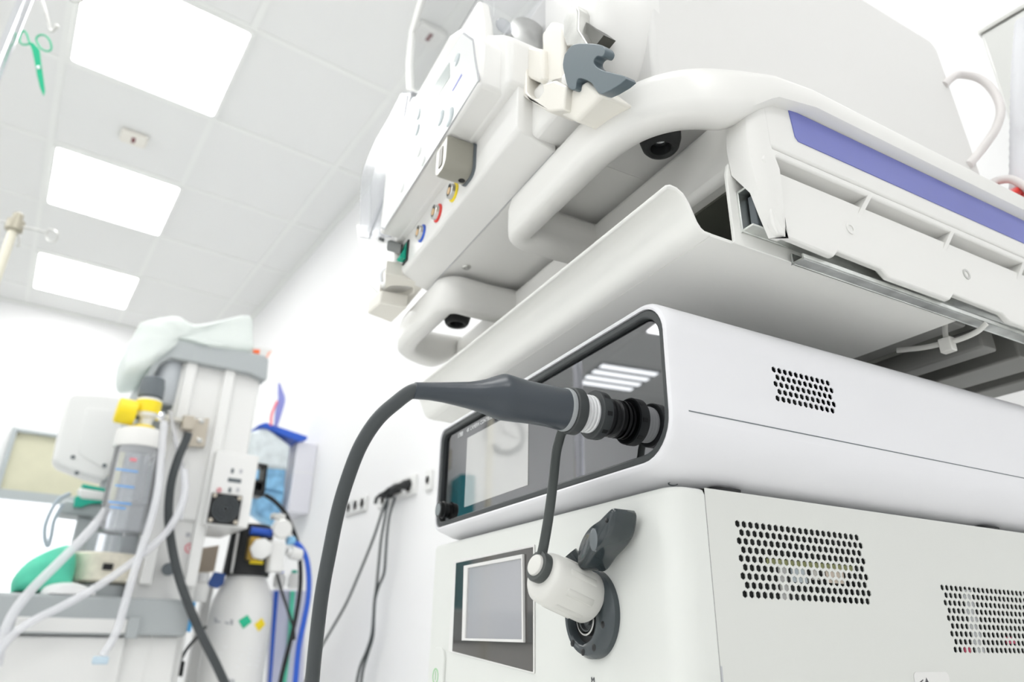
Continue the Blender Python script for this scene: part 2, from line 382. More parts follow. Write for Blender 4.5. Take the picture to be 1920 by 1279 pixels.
for x in (.3735, .499, .62):
    z = .2505
    P('screw_boss', B().lathe((x, .2428, z), (0, -1, 0), [(0, .0042), (.0009, .0042), (.0009, .0026), (-.001, .0026)], 20, cap=True), m_steel if x > .4 else m_shelf, trol)
# rear frame under the board
for x0, x1, z0, z1 in ((.522, .556, .236, .262), (.572, .592, .222, .240), (.625, .665, .224, .262), (.70, .73, .228, .255)):
    P('crossbar', B().box(x0, x1, .28, .715, z0, z1), m_beam, trol, bevel=.002)
for y in (.272, .712):
    P('side_beam', B().box(.40, .78, y - .008, y + .008, .245, APZ - .001), m_beam, trol, bevel=.002)
for y in (.300, .690):
    P('post', B().box(.72, .76, y - .02, y + .02, -.80, APZ - .001), m_beam, trol, bevel=.004)
P('lower_shelf', B().poly('Z', rrect(.22, .78, .25, .74, .02), -.118, -.096), m_tray, trol, bevel=.003)
P('base', B().poly('Z', rrect(.16, .82, .22, .77, .06), -.86, -.80), m_mgrey, trol, bevel=.01)
for x in (.22, .76):
    for y in (.28, .71):
        P('caster', B().lathe((x, y - .015, -.90), (0, 1, 0), [(0, .024), (.003, .030), (.027, .030), (.03, .024)], 20).box(x - .008, x + .008, y - .02, y + .02, -.88, -.855), m_rubber, trol)

# cable tie on the rear crossbars
t = thing('cable_tie', 'white cable tie looped around a grey crossbar under the trolley top', 'cable tie', c(1775, 650, X=.53))
def cx(px, py): return c(px, py, X=.517)
P('strap', B().tube(smooth([cx(1682, 657), cx(1730, 652), cx(1768, 644), cx(1800, 636), cx(1832, 622), cx(1850, 606)], 5), (.0022, .0009), 8, flat=(0, 0, 1)), m_cap, t)
P('tail', B().tube(smooth([cx(1775, 640), cx(1772, 622), cx(1772, 604)], 5), (.0022, .0009), 8, flat=(0, 1, 0)), m_cap, t)
q = cx(1777, 647)
P('head', B().box(q.x - .004, q.x + .003, q.y - .0048, q.y + .0048, q.z - .006, q.z + .0055), m_cap, t, bevel=.001)

# ------------------------------------------------------------------ pull-out tray
tr = thing('pull_out_tray', 'white sheet metal pull-out tray with curled front lip under the trolley top', 'tray', (.40, .48, .222))
outer = [(.505, .2215), (.40, .2215), (.29, .2215), (.268, .2215), (.2605, .2225), (.2565, .2265), (.2535, .2335), (.2505, .2410), (.2465, .2465), (.2410, .2492), (.2362, .2488), (.2330, .2468)]
inner = [(.2342, .2455), (.2365, .2470), (.2405, .2474), (.2452, .2450), (.2488, .2400), (.2517, .2328), (.2549, .2255), (.2600, .2240), (.268, .2237), (.29, .2237), (.40, .2237), (.505, .2237)]
prof = outer + inner
lip = [p for p in prof if p[0] < .2725]
pm = [(.268, .2230), (.2620, .2232), (.2590, .2248), (.2562, .2285), (.2537, .2345), (.2510, .2405), (.2475, .2455), (.2430, .2478), (.2385, .2480), (.2350, .2462)]
L = []
for i, (px_, pz_) in enumerate(pm):
    a, e = pm[max(0, i - 1)], pm[min(len(pm) - 1, i + 1)]
    t_ = V((e[0] - a[0], 0, e[1] - a[1])).normalized(); n_ = V((t_.z, 0, -t_.x)) * .0013
    p_ = V((px_, 0, pz_)); o_, i_ = p_ + n_, p_ - n_
    L.append([V((o_.x, .2605, o_.z)), V((o_.x, .705, o_.z)), V((i_.x, .705, i_.z)), V((i_.x, .2605, i_.z))])
P('front_lip', B().loops(L), m_tray, tr, bevel=.0009, seg=2, ang=50)
b = B().prism([(.266, .2605, .2215), (.266, .705, .2215), (.505, .705, .2215), (.505, .2605, .2215), (.2845, .2605, .2215), (.280, .2605, .2215)], (0, 0, .0022))
P('panel', b, m_tray, tr)
fl = [(.505, .2215), (.505, .262), (.299, .2895), (.291, .2865), (.2862, .280), (.2845, .272), (.2845, .2215)]
fl = [(.505, .2215), (.505, .262), (.40, .284), (.299, .2885), (.291, .2860), (.2862, .280), (.2842, .272), (.2842, .2235), (.2825, .2215)]
P('side_flange', B().poly('Y', fl, .2588, .2612), m_tray, tr, bevel=.0006)
P('side_flange', B().poly('Y', [(a, q) for a, q in fl], .7026, .705), m_tray, tr, bevel=.0006)
# galvanised slides, right side (the left one mirrors it)
for ys in ((.2584, .2490), (.7055, .7149)):
    y0, y1 = ys
    b = B().box(.2905, .62, min(y0, y1), max(y0, y1) - 0, .2310, .2324).box(.2905, .62, min(y0, y1), max(y0, y1), .2586, .2600)
    ya = y0 - .0012 if y0 > y1 else y0; b.box(.2905, .62, ya, ya + .0012, .2310, .2600)
    sl = P('slide', b, m_zinc, tr, bevel=.0005)
    b = B().box(.297, .60, min(y0, y1) + .002, max(y0, y1) - .002, .2345, .2570)
    P('inner_slide', b, m_dgrey, sl, bevel=.001)
    b = B().box(.330, .72, min(y0, y1) - .001, max(y0, y1) - .001, .2185, .2198).box(.330, .72, max(y0, y1) - .0025, max(y0, y1) - .001, .2185, .2262).box(.330, .72, min(y0, y1) - .001, min(y0, y1) + .0002, .2185, .2225)
    P('slide_rail', b, m_zinc, tr, bevel=.0004)

# ------------------------------------------------------------------ camera control unit
cc = thing('camera_control_unit', 'cool white camera control unit with dark glass front and round shell', 'camera control unit', (.42, .445, .0855))
ya, yb, za, zb = .2755, .6145, .0865, .1850
Rr = (.016, .024, .014, .024)   # corner radii: +y+z, -y+z, -y-z, +y-z  (a = y, b = z)
out = rrect(ya, yb, za, zb, (.012, .022, .026, .012), 8)
def shr(d): return rrect(ya + d, yb - d, za + d, zb - d, (.012 - d * .7, .022 - d * .7, .026 - d * .7, .012 - d * .7), 8)
xb = .615
n = len(out); Ls = [[(.2440, *p) for p in shr(.0035)], [(.2404, *p) for p in shr(.0035)], [(.2400, *p) for p in shr(.0024)], [(.2408, *p) for p in shr(.0008)], [(.2425, *p) for p in out], [(xb, *p) for p in out]]
zb2 = .0792
def outl(t):
    o = rrect(ya, yb, za + (zb2 - za) * t, zb, (.012, .022, .026 + .004 * t, .012 + .004 * t), 8)
    return o[:18] + [(ya, o[17][1] - .0006), (ya, o[18][1] + .0006)] + o[18:]
out = outl(1); n = len(out)
def pad(L): return L[:18] + [tuple(a * .98 + b * .02 for a, b in zip(L[17], L[18])), tuple(a * .02 + b * .98 for a, b in zip(L[17], L[18]))] + L[18:]
Ls = [pad(l) for l in Ls[:4]] + [[(.2428, *p) for p in outl(.05)], [(.248, *p) for p in outl(.35)], [(.255, *p) for p in outl(.75)], [(.266, *p) for p in outl(1)], [(xb, *p) for p in out]]
b = B(); b.loops(Ls, cap=False); b.add(Ls[-1], [list(range(n))])
# the flat right-hand wall is the quad between the two arc ends at y = ya
k0 = 17; k1 = 18
zw1, zw0 = out[18][1], out[19][1]
fi = (len(Ls) - 2) * n + 18
b.f.pop(fi)
HZ0, HZ1 = .1318, .1318 + 5 * .0046
shell = b; b = B()
b.add([(.266, ya, zw1), (xb, ya, zw1), (xb, ya, HZ1), (.266, ya, HZ1)], [(0, 1, 2, 3)])
b.add([(.266, ya, HZ0), (xb, ya, HZ0), (xb, ya, zw0), (.266, ya, zw0)], [(0, 1, 2, 3)])
def grille(y, x0, z0, nx, nz, px, pz, hw, hh, dep=.0013, first=0):
    """a field of hexagonal holes in a sheet facing -Y, brick staggered, every hole a real opening; returns mesh and extents"""
    g = B()
    for j in range(nz):
        off = px / 2 if (j + first) % 2 else 0
        zc = z0 + (j + .5) * pz
        if off: g.add([(x0, y, zc - pz / 2), (x0 + off, y, zc - pz / 2), (x0 + off, y, zc + pz / 2), (x0, y, zc + pz / 2)], [(0, 1, 2, 3)])
        else:
            a = x0 + nx * px; g.add([(a, y, zc - pz / 2), (a + px / 2, y, zc - pz / 2), (a + px / 2, y, zc + pz / 2), (a, y, zc + pz / 2)], [(0, 1, 2, 3)])
        for i in range(nx):
            xc = x0 + off + (i + .5) * px
            o = [(xc, zc + pz / 2), (xc + px / 2, zc + pz / 2), (xc + px / 2, zc - pz / 2), (xc, zc - pz / 2), (xc - px / 2, zc - pz / 2), (xc - px / 2, zc + pz / 2)]
            h = [(xc, zc + hh), (xc + hw, zc + hh / 2), (xc + hw, zc - hh / 2), (xc, zc - hh), (xc - hw, zc - hh / 2), (xc - hw, zc + hh / 2)]
            v = [(a, y, q) for a, q in o] + [(a, y, q) for a, q in h] + [(a, y + dep, q) for a, q in h]
            g.add(v, [(k, (k + 1) % 6, 6 + (k + 1) % 6, 6 + k) for k in range(6)] + [(6 + k, 6 + (k + 1) % 6, 12 + (k + 1) % 6, 12 + k) for k in range(6)])
    return g, x0, x0 + nx * px + px / 2, z0, z0 + nz * pz
gx0 = c(1453, 697, Y=ya).x - .003
g, a0, a1, e0, e1 = grille(ya, gx0, .1318, 11, 5, .00475, .0046, .00182, .00208, .0007)
b.add([(.266, ya, e1), (a0, ya, e1), (a0, ya, e0), (.266, ya, e0)], [(0, 1, 2, 3)])
b.add([(a1, ya, e1), (xb, ya, e1), (xb, ya, e0), (a1, ya, e0)], [(0, 1, 2, 3)])
if abs(e1 - HZ1) > 1e-6: b.add([(a0, ya, HZ1), (a1, ya, HZ1), (a1, ya, e1), (a0, ya, e1)], [(0, 1, 2, 3)]) if e1 < HZ1 else None
P('shell', shell, m_ccu, cc, ang=40)
P('side_wall', b, m_ccu, cc, ang=0)
gr = P('vent_grille', g, m_ccu, cc, ang=0)
P('vent_back', B().box(a0, a1, ya + .012, ya + .013, e0, e1), m_void, gr)
P('seam', B().box(.2515, xb, ya - .0002, ya + .002, .1145, .1151), m_dgrey, cc)
# rim, gasket frame, glass
so = shr(.0036); si = shr(.0084)
P('front_frame', B().ringplate([(.2412, *p) for p in so], [(.2412, *p) for p in si], (.006, 0, 0)), m_gasket, cc, bevel=.0012)
P('front_glass', B().poly('X', shr(.0095), .2448, .2475), m_glass, cc)
lc = [c(877, 809, X=.2446), c(991, 774, X=.2446), c(991, 909, X=.2446), c(874, 950, X=.2446)]
ly0, ly1 = lc[1].y, lc[0].y
lz0, lz1 = (lc[2].z + lc[3].z) / 2, (lc[0].z + lc[1].z) / 2
P('display', B().box(.2445, .2449, ly0, ly1, lz0, lz1), m_lcd, cc)
text('model_text', '1788', .0060, c(858, 822, X=.2445), (0, -1, 0), (0, 0, 1), m_inkl, cc)
text('title_text', '4K CAMERA CONTROL UNIT', .0050, c(875, 811, X=.2445), (0, -1, 0), (0, 0, 1), m_inkl, cc)
q = c(838, 957, X=.2448)
kb = P('power_knob', B().lathe((.2450, q.y, q.z), (-1, 0, 0), [(0, .0066), (.0034, .0068), (.0037, .0078), (.0046, .0078), (.0049, .0070), (.0083, .0070), (.0089, .0066), (.0089, .0058), (.0087, .0057)], 36), m_black, cc, ang=30)
P('knob_cap', B().lathe((.2363, q.y, q.z), (-1, 0, 0), [(0, .0055), (.0001, .0055), (.0004, .0053)], 32), mat('knob_face', (.22, .25, .26), .3), kb)
for x in (.292, .545):
    for y in (.300, .58):
        P('foot', B().poly('Z', rrect(x - .011, x + .011, y - .008, y + .008, .004, 4), .0768, .0800), m_rubber, cc)
for px in (1262, 985):
    q = c(px, 903 if px > 1200 else 972, Z=.0866)
P('bottom_screw', B().lathe(c(1262, 904, Z=.0815), (-.2, -.25, -1), [(0, .003), (.0009, .003), (.0011, .0022), (.0004, .002)], 18), m_dgrey, cc)

# ------------------------------------------------------------------ light source below it
ls = thing('light_source', 'grey white light source box with small screen and black lever', 'light source', (.43, .458, -.092))
lx, lr, ll, lt, lb = .246, .287, .6285, .0768, -.088
# front cover: rounded front-right corner and top edge
def plan(d): return [(.2680, lr + d)] + [(.259 + (.0 - .013 + d) * math.sin(R(a)) if 0 else lx + .014 - (.014 - d) * math.sin(R(a)), lr + .014 - (.014 - d) * math.cos(R(a))) for a in range(0, 91, 10)] + [(lx + .010 - (.010 - d) * math.cos(R(a)), ll - .010 + (.010 - d) * math.sin(R(a))) for a in range(0, 91, 10)] + [(.2680, ll - d)]
lev = [(lb, 0), (-.018, 0), (lt - .004, 0), (lt - .0012, .0012), (lt, .004)]
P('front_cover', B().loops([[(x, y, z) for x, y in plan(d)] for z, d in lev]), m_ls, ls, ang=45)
# right side sheet with two hexagon grilles and the rest of the case
b = B()
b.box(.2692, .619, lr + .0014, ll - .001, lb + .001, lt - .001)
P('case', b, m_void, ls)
gA, A0, A1, AE0, AE1 = grille(lr, c(1383, 982, Y=lr).x - .0024, .0208, 21, 9, .00486, .00455, .00182, .00212, .0007, first=0)
gB, B0, B1, BE0, BE1 = grille(lr, c(1767, 1102, Y=lr).x - .0024, -.0045, 22, 9, .00486, .00455, .00176, .00205, .0007, first=0)
sx0, sx1 = .2683, .620
pan = B()
def q4(x0, x1, z0, z1): pan.add([(x0, lr, z0), (x1, lr, z0), (x1, lr, z1), (x0, lr, z1)], [(0, 1, 2, 3)])
q4(sx0, A0, lb, lt); q4(A1, B0, lb, lt); q4(B1, sx1, lb, lt); q4(A0, A1, AE1, lt); q4(A0, A1, lb, AE0); q4(B0, B1, BE1, lt); q4(B0, B1, lb, BE0)
pan.add([(sx0, lr, lt), (sx1, lr, lt), (sx1, ll, lt), (sx0, ll, lt)], [(0, 1, 2, 3)])
pan.add([(sx0, ll, lt), (sx1, ll, lt), (sx1, ll, lb), (sx0, ll, lb)], [(0, 1, 2, 3)])
pan.add([(sx1, lr, lb), (sx1, ll, lb), (sx1, ll, lt), (sx1, lr, lt)], [(0, 1, 2, 3)])
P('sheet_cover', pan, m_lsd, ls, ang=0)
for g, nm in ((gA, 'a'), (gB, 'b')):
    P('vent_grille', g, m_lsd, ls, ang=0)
# parts glimpsed through the openings
P('inner_board', B().box(A0 + .022, A1 - .012, lr + .0008, lr + .0012, .0395, .0425), mat('board_olive', (.22, .23, .10), .6), ls)
for x0, x1, z0, z1, cl in ((A0 + .030, A0 + .036, .021, .040, (.35, .35, .34)), (A0 + .040, A0 + .052, .031, .039, (.36, .40, .42)), (A0 + .068, A0 + .083, .032, .040, (.50, .43, .36)), (A0 + .056, A0 + .062, .033, .039, (.42, .41, .38)), (B0 + .024, B0 + .033, -.004, .034, (.40, .41, .42)), (B0 + .012, B0 + .020, -.004, .000, (.35, .03, .08)), (B0 + .060, B0 + .070, .002, .006, (.4, .04, .1))):
    P('inner_component', B().box(x0, x1, lr + .0006, lr + .0012, z0, z1), mat('component', cl, .5), ls)
P('cover_slot', B().box(.2682, .2692, lr - .0004, lr + .003, -.040, -.0115), m_inkg, ls)
# warning sticker
s0 = c(1712, 1260, Y=lr - .0003); s1 = c(1778, 1262, Y=lr - .0003)
st = P('sticker', B().poly('Y', rrect(s0.x, s1.x, -.060, s0.z, .003, 3), lr - .0003, lr - .0001), m_cover, ls)
a = (s0.x + .008, s0.z - .003)
tri = [(a[0] + .003, a[1]), (a[0] + .013, a[1] - .016), (a[0] - .007, a[1] - .016)]
tri2 = [(a[0] + .003, a[1] - .0025), (a[0] + .0112, a[1] - .0152), (a[0] - .0052, a[1] - .0152)]
P('warning_triangle', B().ringplate([(x, lr - .0004, z) for x, z in tri], [(x, lr - .0004, z) for x, z in tri2], (0, .0001, 0)), m_ink, st)
text('sticker_text', 'W', .006, V((s0.x + .0035, lr - .00045, s0.z - .004)), (0, 0, -1), (1, 0, 0), m_ink, st)
# screen in a dark recessed bezel
def lq(x, *pts): return [c(px, py, X=x) for px, py in pts]
bz = lq(lx - .0004, (855, 1056), (999, 1026), (999, 1260), (848, 1221))
bo = lq(lx - .0012, (850, 1051), (1001, 1021), (1001, 1264), (840, 1222))
P('bezel_rim', B().ringplate(bo, bz, (.0012, 0, 0)), m_cover, ls, bevel=.0006)
P('bezel', B().prism(bz, (.0005, 0, 0)), m_bezel, ls)
f_o = lq(lx - .0022, (869, 1061), (979, 1039), (981, 1205), (865, 1201)); f_i = lq(lx - .0022, (876, 1065), (977, 1047), (978, 1199), (871, 1197))
P('screen_frame', B().ringplate(f_o, f_i, (.002, 0, 0)), m_cover, ls, bevel=.0005)
P('screen', B().prism(lq(lx - .0006, (876, 1065), (977, 1047), (978, 1199), (871, 1197)), (.0004, 0, 0)), m_lcdb, ls)
# light outlet: dark ring with dimples and a metal socket
rc = V((lx, .3625, .0135)); rr = .0245
hc = V((lx, .3695, .0108)); hr = .0140
N = 48
oc = [rc + V((0, rr * math.cos(2 * PI * k / N), rr * math.sin(2 * PI * k / N))) for k in range(N)]
ic = [hc + V((0, hr * math.cos(2 * PI * k / N), hr * math.sin(2 * PI * k / N))) for k in range(N)]
mid = [o.lerp(i, .25) for o, i in zip(oc, ic)]; mid2 = [o.lerp(i, .8) for o, i in zip(oc, ic)]
dx = lambda L, d: [p + V((d, 0, 0)) for p in L]
rg = P('outlet_ring', B().loops([oc, dx(oc, -.0035), dx(mid, -.0062), dx(mid2, -.0058), dx(ic, -.0045), dx(ic, .012)], cap=False), m_ring, ls, ang=50)
P('outlet_recess', B().lathe(hc + V((-.0003, 0, 0)), (1, 0, 0), [(0, .0141), (.0002, .0141)], 40), m_black, rg)
P('socket', B().lathe(hc + V((0, -.002, 0)), (1, 0, 0), [(-.0004, .0098), (-.0040, .0095), (-.0042, .0086), (-.0008, .0082)], 40, cap=False), m_steel, rg)
P('socket_core', B().lathe(hc + V((-.0010, -.0022, 0)), (1, 0, 0), [(.0006, .0080), (-.0028, .0074), (-.0026, .0066), (-.0006, .0060), (-.0006, .0040), (-.0022, .0036), (-.0022, .0020)], 36), m_gasket, rg)
for k in (20, 55, -15, -60, -95, -130, 150):
    q = rc.lerp(hc, .45) + V((-.0060, .0198 * math.cos(R(180 - k)), .0198 * math.sin(R(180 - k))))
    P('dimple', B().ball(q, .0020, (.35, 1, 1), 8), m_black, rg)
# S shaped lever
lo = [(1149, 953), (1152, 961), (1149, 986), (1141, 1008), (1128, 1026), (1112, 1043), (1101, 1059), (1094, 1068), (1087, 1067), (1084, 1056), (1085, 1036), (1091, 1016), (1100, 999), (1112, 985), (1128, 974), (1138, 964)]
lp = [c(px, py, X=.2265) for px, py in lo]
ctr = sum(lp, V()) / len(lp)
lvp = smooth(lp + [lp[0]], 3)[:-1]
sh = lambda L, k, d: [ctr + (p - ctr) * k + V((d, 0, 0)) for p in L]
lev = P('lever', B().loops([sh(lvp, .90, -.0012), sh(lvp, .97, -.0004), sh(lvp, 1, .0012), sh(lvp, 1, .0145), sh(lvp, .96, .0155), sh(lvp, .9, .016)]), m_lever, ls, ang=50)
q = c(1113, 1012, X=.2254)
P('thumb_dimple', B().ball(q + V((.0004, 0, 0)), .0054, (.25, .8, 1.25), 10), mat('dimple_sheen', (.16, .18, .19), .25), lev)  # paler grey paints the light caught in the dimple
P('lever_pin', B().lathe(c(1139, 976, X=.2256), (-1, 0, 0), [(0, .0013), (.0008, .0013), (.001, .0009)], 14), m_black, lev)
P('lever_stem', B().tube([(.236, .3735, .0475), (.2462, .368, .033)], (.008, .005), 16), m_lever, lev)
q = c(817, 1268, X=lx - .002)
P('power_button', B().poly('X', [(q.y + a, q.z + z) for a, z in rrect(-.016, .012, -.02, .022, .010, 6)], lx - .0022, lx + .001), m_ls, ls, bevel=.001)
P('power_mark', B().lathe(V((lx - .0022, q.y, q.z)), (-1, 0, 0), [(0, .0062), (.0003, .0062), (.0003, .0050), (0, .0050)], 30, cap=False), mat('power_green', (.35, .62, .35), .4), ls)
P('power_line', B().box(lx - .0026, lx - .0021, q.y - .0004, q.y + .0004, q.z - .003, q.z + .004), bpy.data.materials['power_green'], ls)
text('socket_text', 'M', .005, c(1108, 1282, X=lx - .0003), (0, -1, 0), (0, 0, 1), m_ink, ls)
text('scale_text', 'L', .0038, c(1079, 1040, X=lx - .0003), (0, -1, 0), (0, 0, 1), m_ink, ls)
for y in (.31, .60):
    for x in (.28, .59): P('foot', B().lathe((x, y, -.096), (0, 0, 1), [(0, .008), (.0085, .009)], 18), m_rubber, ls)

# ------------------------------------------------------------------ camera plug with cable and hanging cap
AY, AZ = c(1150, 785, X=.2445).yz
pg = thing('camera_plug', 'dark slate camera plug with cable and white cap plugged into the glass front', 'plug', (.2, AY, AZ))
ax = V((-1, 0, 0)); O = V((0, AY, AZ))
def L_(prof, n=36): return B().lathe(O, (1, 0, 0), prof, n)
P('connector', L_([(.2448, .0105), (.2448, .0117), (.2435, .0120), (.2428, .0108), (.2415, .0108), (.2410, .0119), (.2398, .0119), (.2393, .0108), (.2382, .0108), (.2377, .0118), (.2362, .0118), (.2355, .0105), (.232, .0105)]), m_black, pg, ang=30)
b = L_([(.2352, .0100), (.2352, .0138), (.2345, .0146), (.2312, .0148), (.2285, .0148), (.2278, .0143), (.2278, .0110)], 48)
cl = P('collar', b, m_gasket, pg, ang=30)
b = B()
for k in range(8):
    a = R(45 * k + 10); b.add([V((x, AY + .0149 * math.cos(a + d), AZ + .0149 * math.sin(a + d))) for x in (.2300, .2335) for d in (-.09, .09)] + [V((x, AY + .0139 * math.cos(a + d), AZ + .0139 * math.sin(a + d))) for x in (.2300, .2335) for d in (-.09, .09)], [(0, 1, 3, 2), (4, 6, 7, 5), (0, 2, 6, 4), (1, 5, 7, 3), (0, 4, 5, 1), (2, 3, 7, 6)])
P('notch', b, m_black, cl)
pf = [(.2282, .0100)]
for k in range(5): pf += [(.2278 - .0023 * k, .0113), (.2266 - .0023 * k, .0116), (.2260 - .0023 * k, .0109)]
pf += [(.2155, .0112), (.2150, .0095)]
P('ribbed_sleeve', L_(pf), m_thread, pg, ang=30)
P('grip_lip', L_([(.2112, .0110), (.2110, .0128), (.2096, .0131), (.2080, .0129), (.2075, .0115)]), mat('grip_edge', (.36, .38, .39), .4), pg)
# grip: body, bulge and boot as one surface of slightly changing section
gp = [(.2092, .0126, 0), (.205, .0124, 0), (.198, .0122, 0), (.190, .0122, 0), (.182, .0124, 0), (.176, .0128, .0001), (.171, .0132, .0003), (.1675, .0133, .0004), (.165, .0128, .0002), (.161, .0114, -.0002), (.157, .0100, -.0006), (.152, .0086, -.0012), (.146, .0074, -.0018), (.140, .0066, -.0022), (.132, .0056, -.0028), (.124, .0049, -.0036), (.1165, .0046, -.0046), (.1150, .0046, -.0048), (.1146, .0036, -.0048)]
b = B().loops([[V((x, AY + r * math.cos(2 * PI * k / 40), AZ + dz + r * (1 + (.04 * math.cos(3 * 2 * PI * k / 40) if x > .16 and x < .2 else 0)) * math.sin(2 * PI * k / 40))) for k in range(40)] for x, r, dz in gp])
P('grip', b, m_grip, pg, ang=60)
e = V((.1150, AY, AZ - .0048)); 
d0 = ray(778, 739, 'c'); De = e.dot(CM.transposed() @ cf)
cp = [(740, 757, De + .001), (706, 789, De + .003), (675, 838, De + .006), (651, 900, De + .008), (633, 962, De + .009), (617, 1040, De + .009), (604, 1110, De + .008), (594, 1190, De + .006), (586, 1270, De + .004), (581, 1340, De + .002), (580, 1420, De), (583, 1560, De)]
path = [V((.126, AY, AZ - .0036)), e] + [c(px, py, D=d) for px, py, d in cp]
P('cable', B().tube(smooth(path, 8), .0039, 20), m_cable, pg, ang=60)
# strap: ring round the plug, then a flat band down to the cap
P('strap_ring', L_([(.2182, .0112), (.2182, .0134), (.2174, .0141), (.2120, .0141), (.2112, .0134), (.2112, .0112)], 40), m_gasket, pg, ang=30)
xr = .2146
r0 = V((xr, AY, AZ - .0138))
Dr = r0.dot(CM.transposed() @ cf)
capL, capR = c(1014, 1079, X=.2035), c(1102, 1121, X=.2385)
cd = (capR - capL).normalized()
boss = c(1009, 1062, X=.2015)
sp_ = [c(1062, 797, X=.2150), c(1053, 812, X=.2145), c(1048, 828, X=.2140)] + [c(px, py, X=xx) for px, py, xx in ((1043, 850, .2135), (1037, 905, .211), (1030, 960, .208), (1021, 1015, .205), (1013, 1052, .2025), (1009, 1066, .2008))]
SP = smooth(sp_, 7)
view = (CM.transposed() @ cr)
P('strap', B().tube(SP, [(.0052 - .0022 * min(1, i / 7), .0017) if i < 7 else (.0030, .0017) for i in range(len(SP))], 14, flat=view), m_strap, pg, ang=60)
# cap
ch = (capR - capL).length
cpm = P('cap', B().lathe(capL, cd, [(.0, .0100), (.0006, .0122), (.0024, .0138), (.006, .0144), (ch - .001, .0146), (ch, .0140), (ch, .0122), (ch - .012, .0120)], 44), m_cap, pg, ang=40)
u_, q_, d_ = basis(cd)
for k in range(8):
    a = 2 * PI * k / 8 + .35
    n_ = u_ * math.cos(a) + q_ * math.sin(a); t_ = n_.cross(cd)
    p0 = capL + cd * .0105 + n_ * .0141; p1 = capL + cd * (ch - .0075) + n_ * .0143
    P('grip_groove', B().tube([p0 - cd * .0008, p0, p0.lerp(p1, .5), p1, p1 + cd * .0008], [(.0008, .0003), (.0022, .0009), (.0022, .0009), (.0022, .0009), (.0008, .0003)], 12, flat=t_), mat('cap_groove', (.66, .655, .62), .4) if k == 0 else bpy.data.materials['cap_groove'], cpm)
bn = -cd
P('strap_loop', B().lathe(boss, bn, [(-.004, .0075), (-.004, .0085), (.0005, .0088), (.0016, .0082), (.0016, .0062)], 32), m_strap, pg, ang=40)
P('cap_button', B().lathe(boss, bn, [(-.005, .0058), (.0022, .0060), (.0030, .0056), (.0034, .0044)], 30), m_cap, pg, ang=40)

# ------------------------------------------------------------------ pump console standing on the trolley
pu = thing('pump_console', 'large white pump console with keypad front standing on the trolley top', 'medical pump', (.44, .46, .338))
# sheet metal housing behind
hy = .279
top_ = [(.250, .3445), (.655, .3445), (.637, .572), (.628, .580), (.250, .585)]
P('housing', B().poly('Y', top_, hy, .660), m_cover, pu, bevel=.004)
P('bottom_plate', B().box(.226, .60, .366, .640, .3440, .3455), m_white, pu)
for x in (.34, .58):
    for y in (.32, .60): P('rear_foot', B().lathe((x, y, .338), (0, 0, 1), [(0, .010), (.0066, .011)], 16), m_rubber, pu)
# front module: bevelled lower lip, recessed port strip, keypad block
lipp = [(.2262, .3440), (.1940, .3510), (.1915, .3545), (.1915, .402), (.2262, .402)]
P('front_module', B().poly('Y', lipp, .370, .640), m_white, pu, bevel=.0013)
blk = B().poly('X', [(.381, .3925), (.381, .434), (.3925, .452), (.430, .498), (.456, .514), (.631, .514), (.631, .3925)], .1640, .1905)
P('keypad_block', blk, m_white, pu, bevel=.0035, seg=4)
P('body', B().poly('X', [(.3685, .392), (.3685, .440), (.385, .458), (.424, .494), (.640, .494), (.640, .392)], .182, .262), m_white, pu, bevel=.005, seg=4)
P('fascia_frame', B().poly('X', [(.64, .40), (.64, .525), (.56, .548), (.455, .538), (.425, .535), (.415, .50), (.41, .46), (.41, .40)], .178, .190), m_white, pu, bevel=.003)
# keypad
KX = .1640
def kp(px, py, x=KX): q = c(px, py, X=x); return q
ko = [kp(868, 64), kp(886, 77), kp(890, 110), kp(897, 152), kp(722, 428), kp(716, 425), kp(733, 352), kp(748, 300), kp(774, 205)]
kpd = P('keypad', B().prism([p + V((-.0006, 0, 0)) for p in ko], (.0008, 0, 0)), m_keypad, pu)
kc = sum(ko, V()) / len(ko)
P('keypad_edge', B().prism([kc + (p - kc) * 1.022 + V((-.0002, 0, 0)) for p in ko], (.0004, 0, 0)), m_inkg, pu)
dq = [kp(844, 118), kp(845, 145), kp(791, 230), kp(790, 198)]
P('display', B().prism([p + V((-.0009, 0, 0)) for p in dq], (.0006, 0, 0)), m_disp, kpd)
KEYS = [((854, 100), (863, 125)), ((783, 203), (790, 226)), ((780, 232), (787, 256)), ((821, 205), (834, 238)), ((836, 200), (853, 240)), ((783, 274), (791, 296)), ((790, 291), (799, 314)), ((752, 341), (759, 362))]
for (ax0, ay0), (ax1, ay1) in KEYS:
    q = kp((ax0 + ax1) / 2, (ay0 + ay1) / 2); hh = abs(kp(ax0, ay1).z - kp(ax0, ay0).z) * .33
    hw = hh * 1.15
    P('key', B().lathe(q, (-1, 0, 0), [(0, hh), (.0012, hh), (.0016, hh * .85)], 24), m_key if ay0 < 260 else m_keypad, kpd)
P('text_rule', B().prism([kp(867, 139) - V((.0009, 0, 0)), kp(867.5, 142) - V((.0009, 0, 0)), kp(850.5, 171) - V((.0009, 0, 0)), kp(849, 171) - V((.0009, 0, 0))], (.0004, 0, 0)), m_viol, kpd)
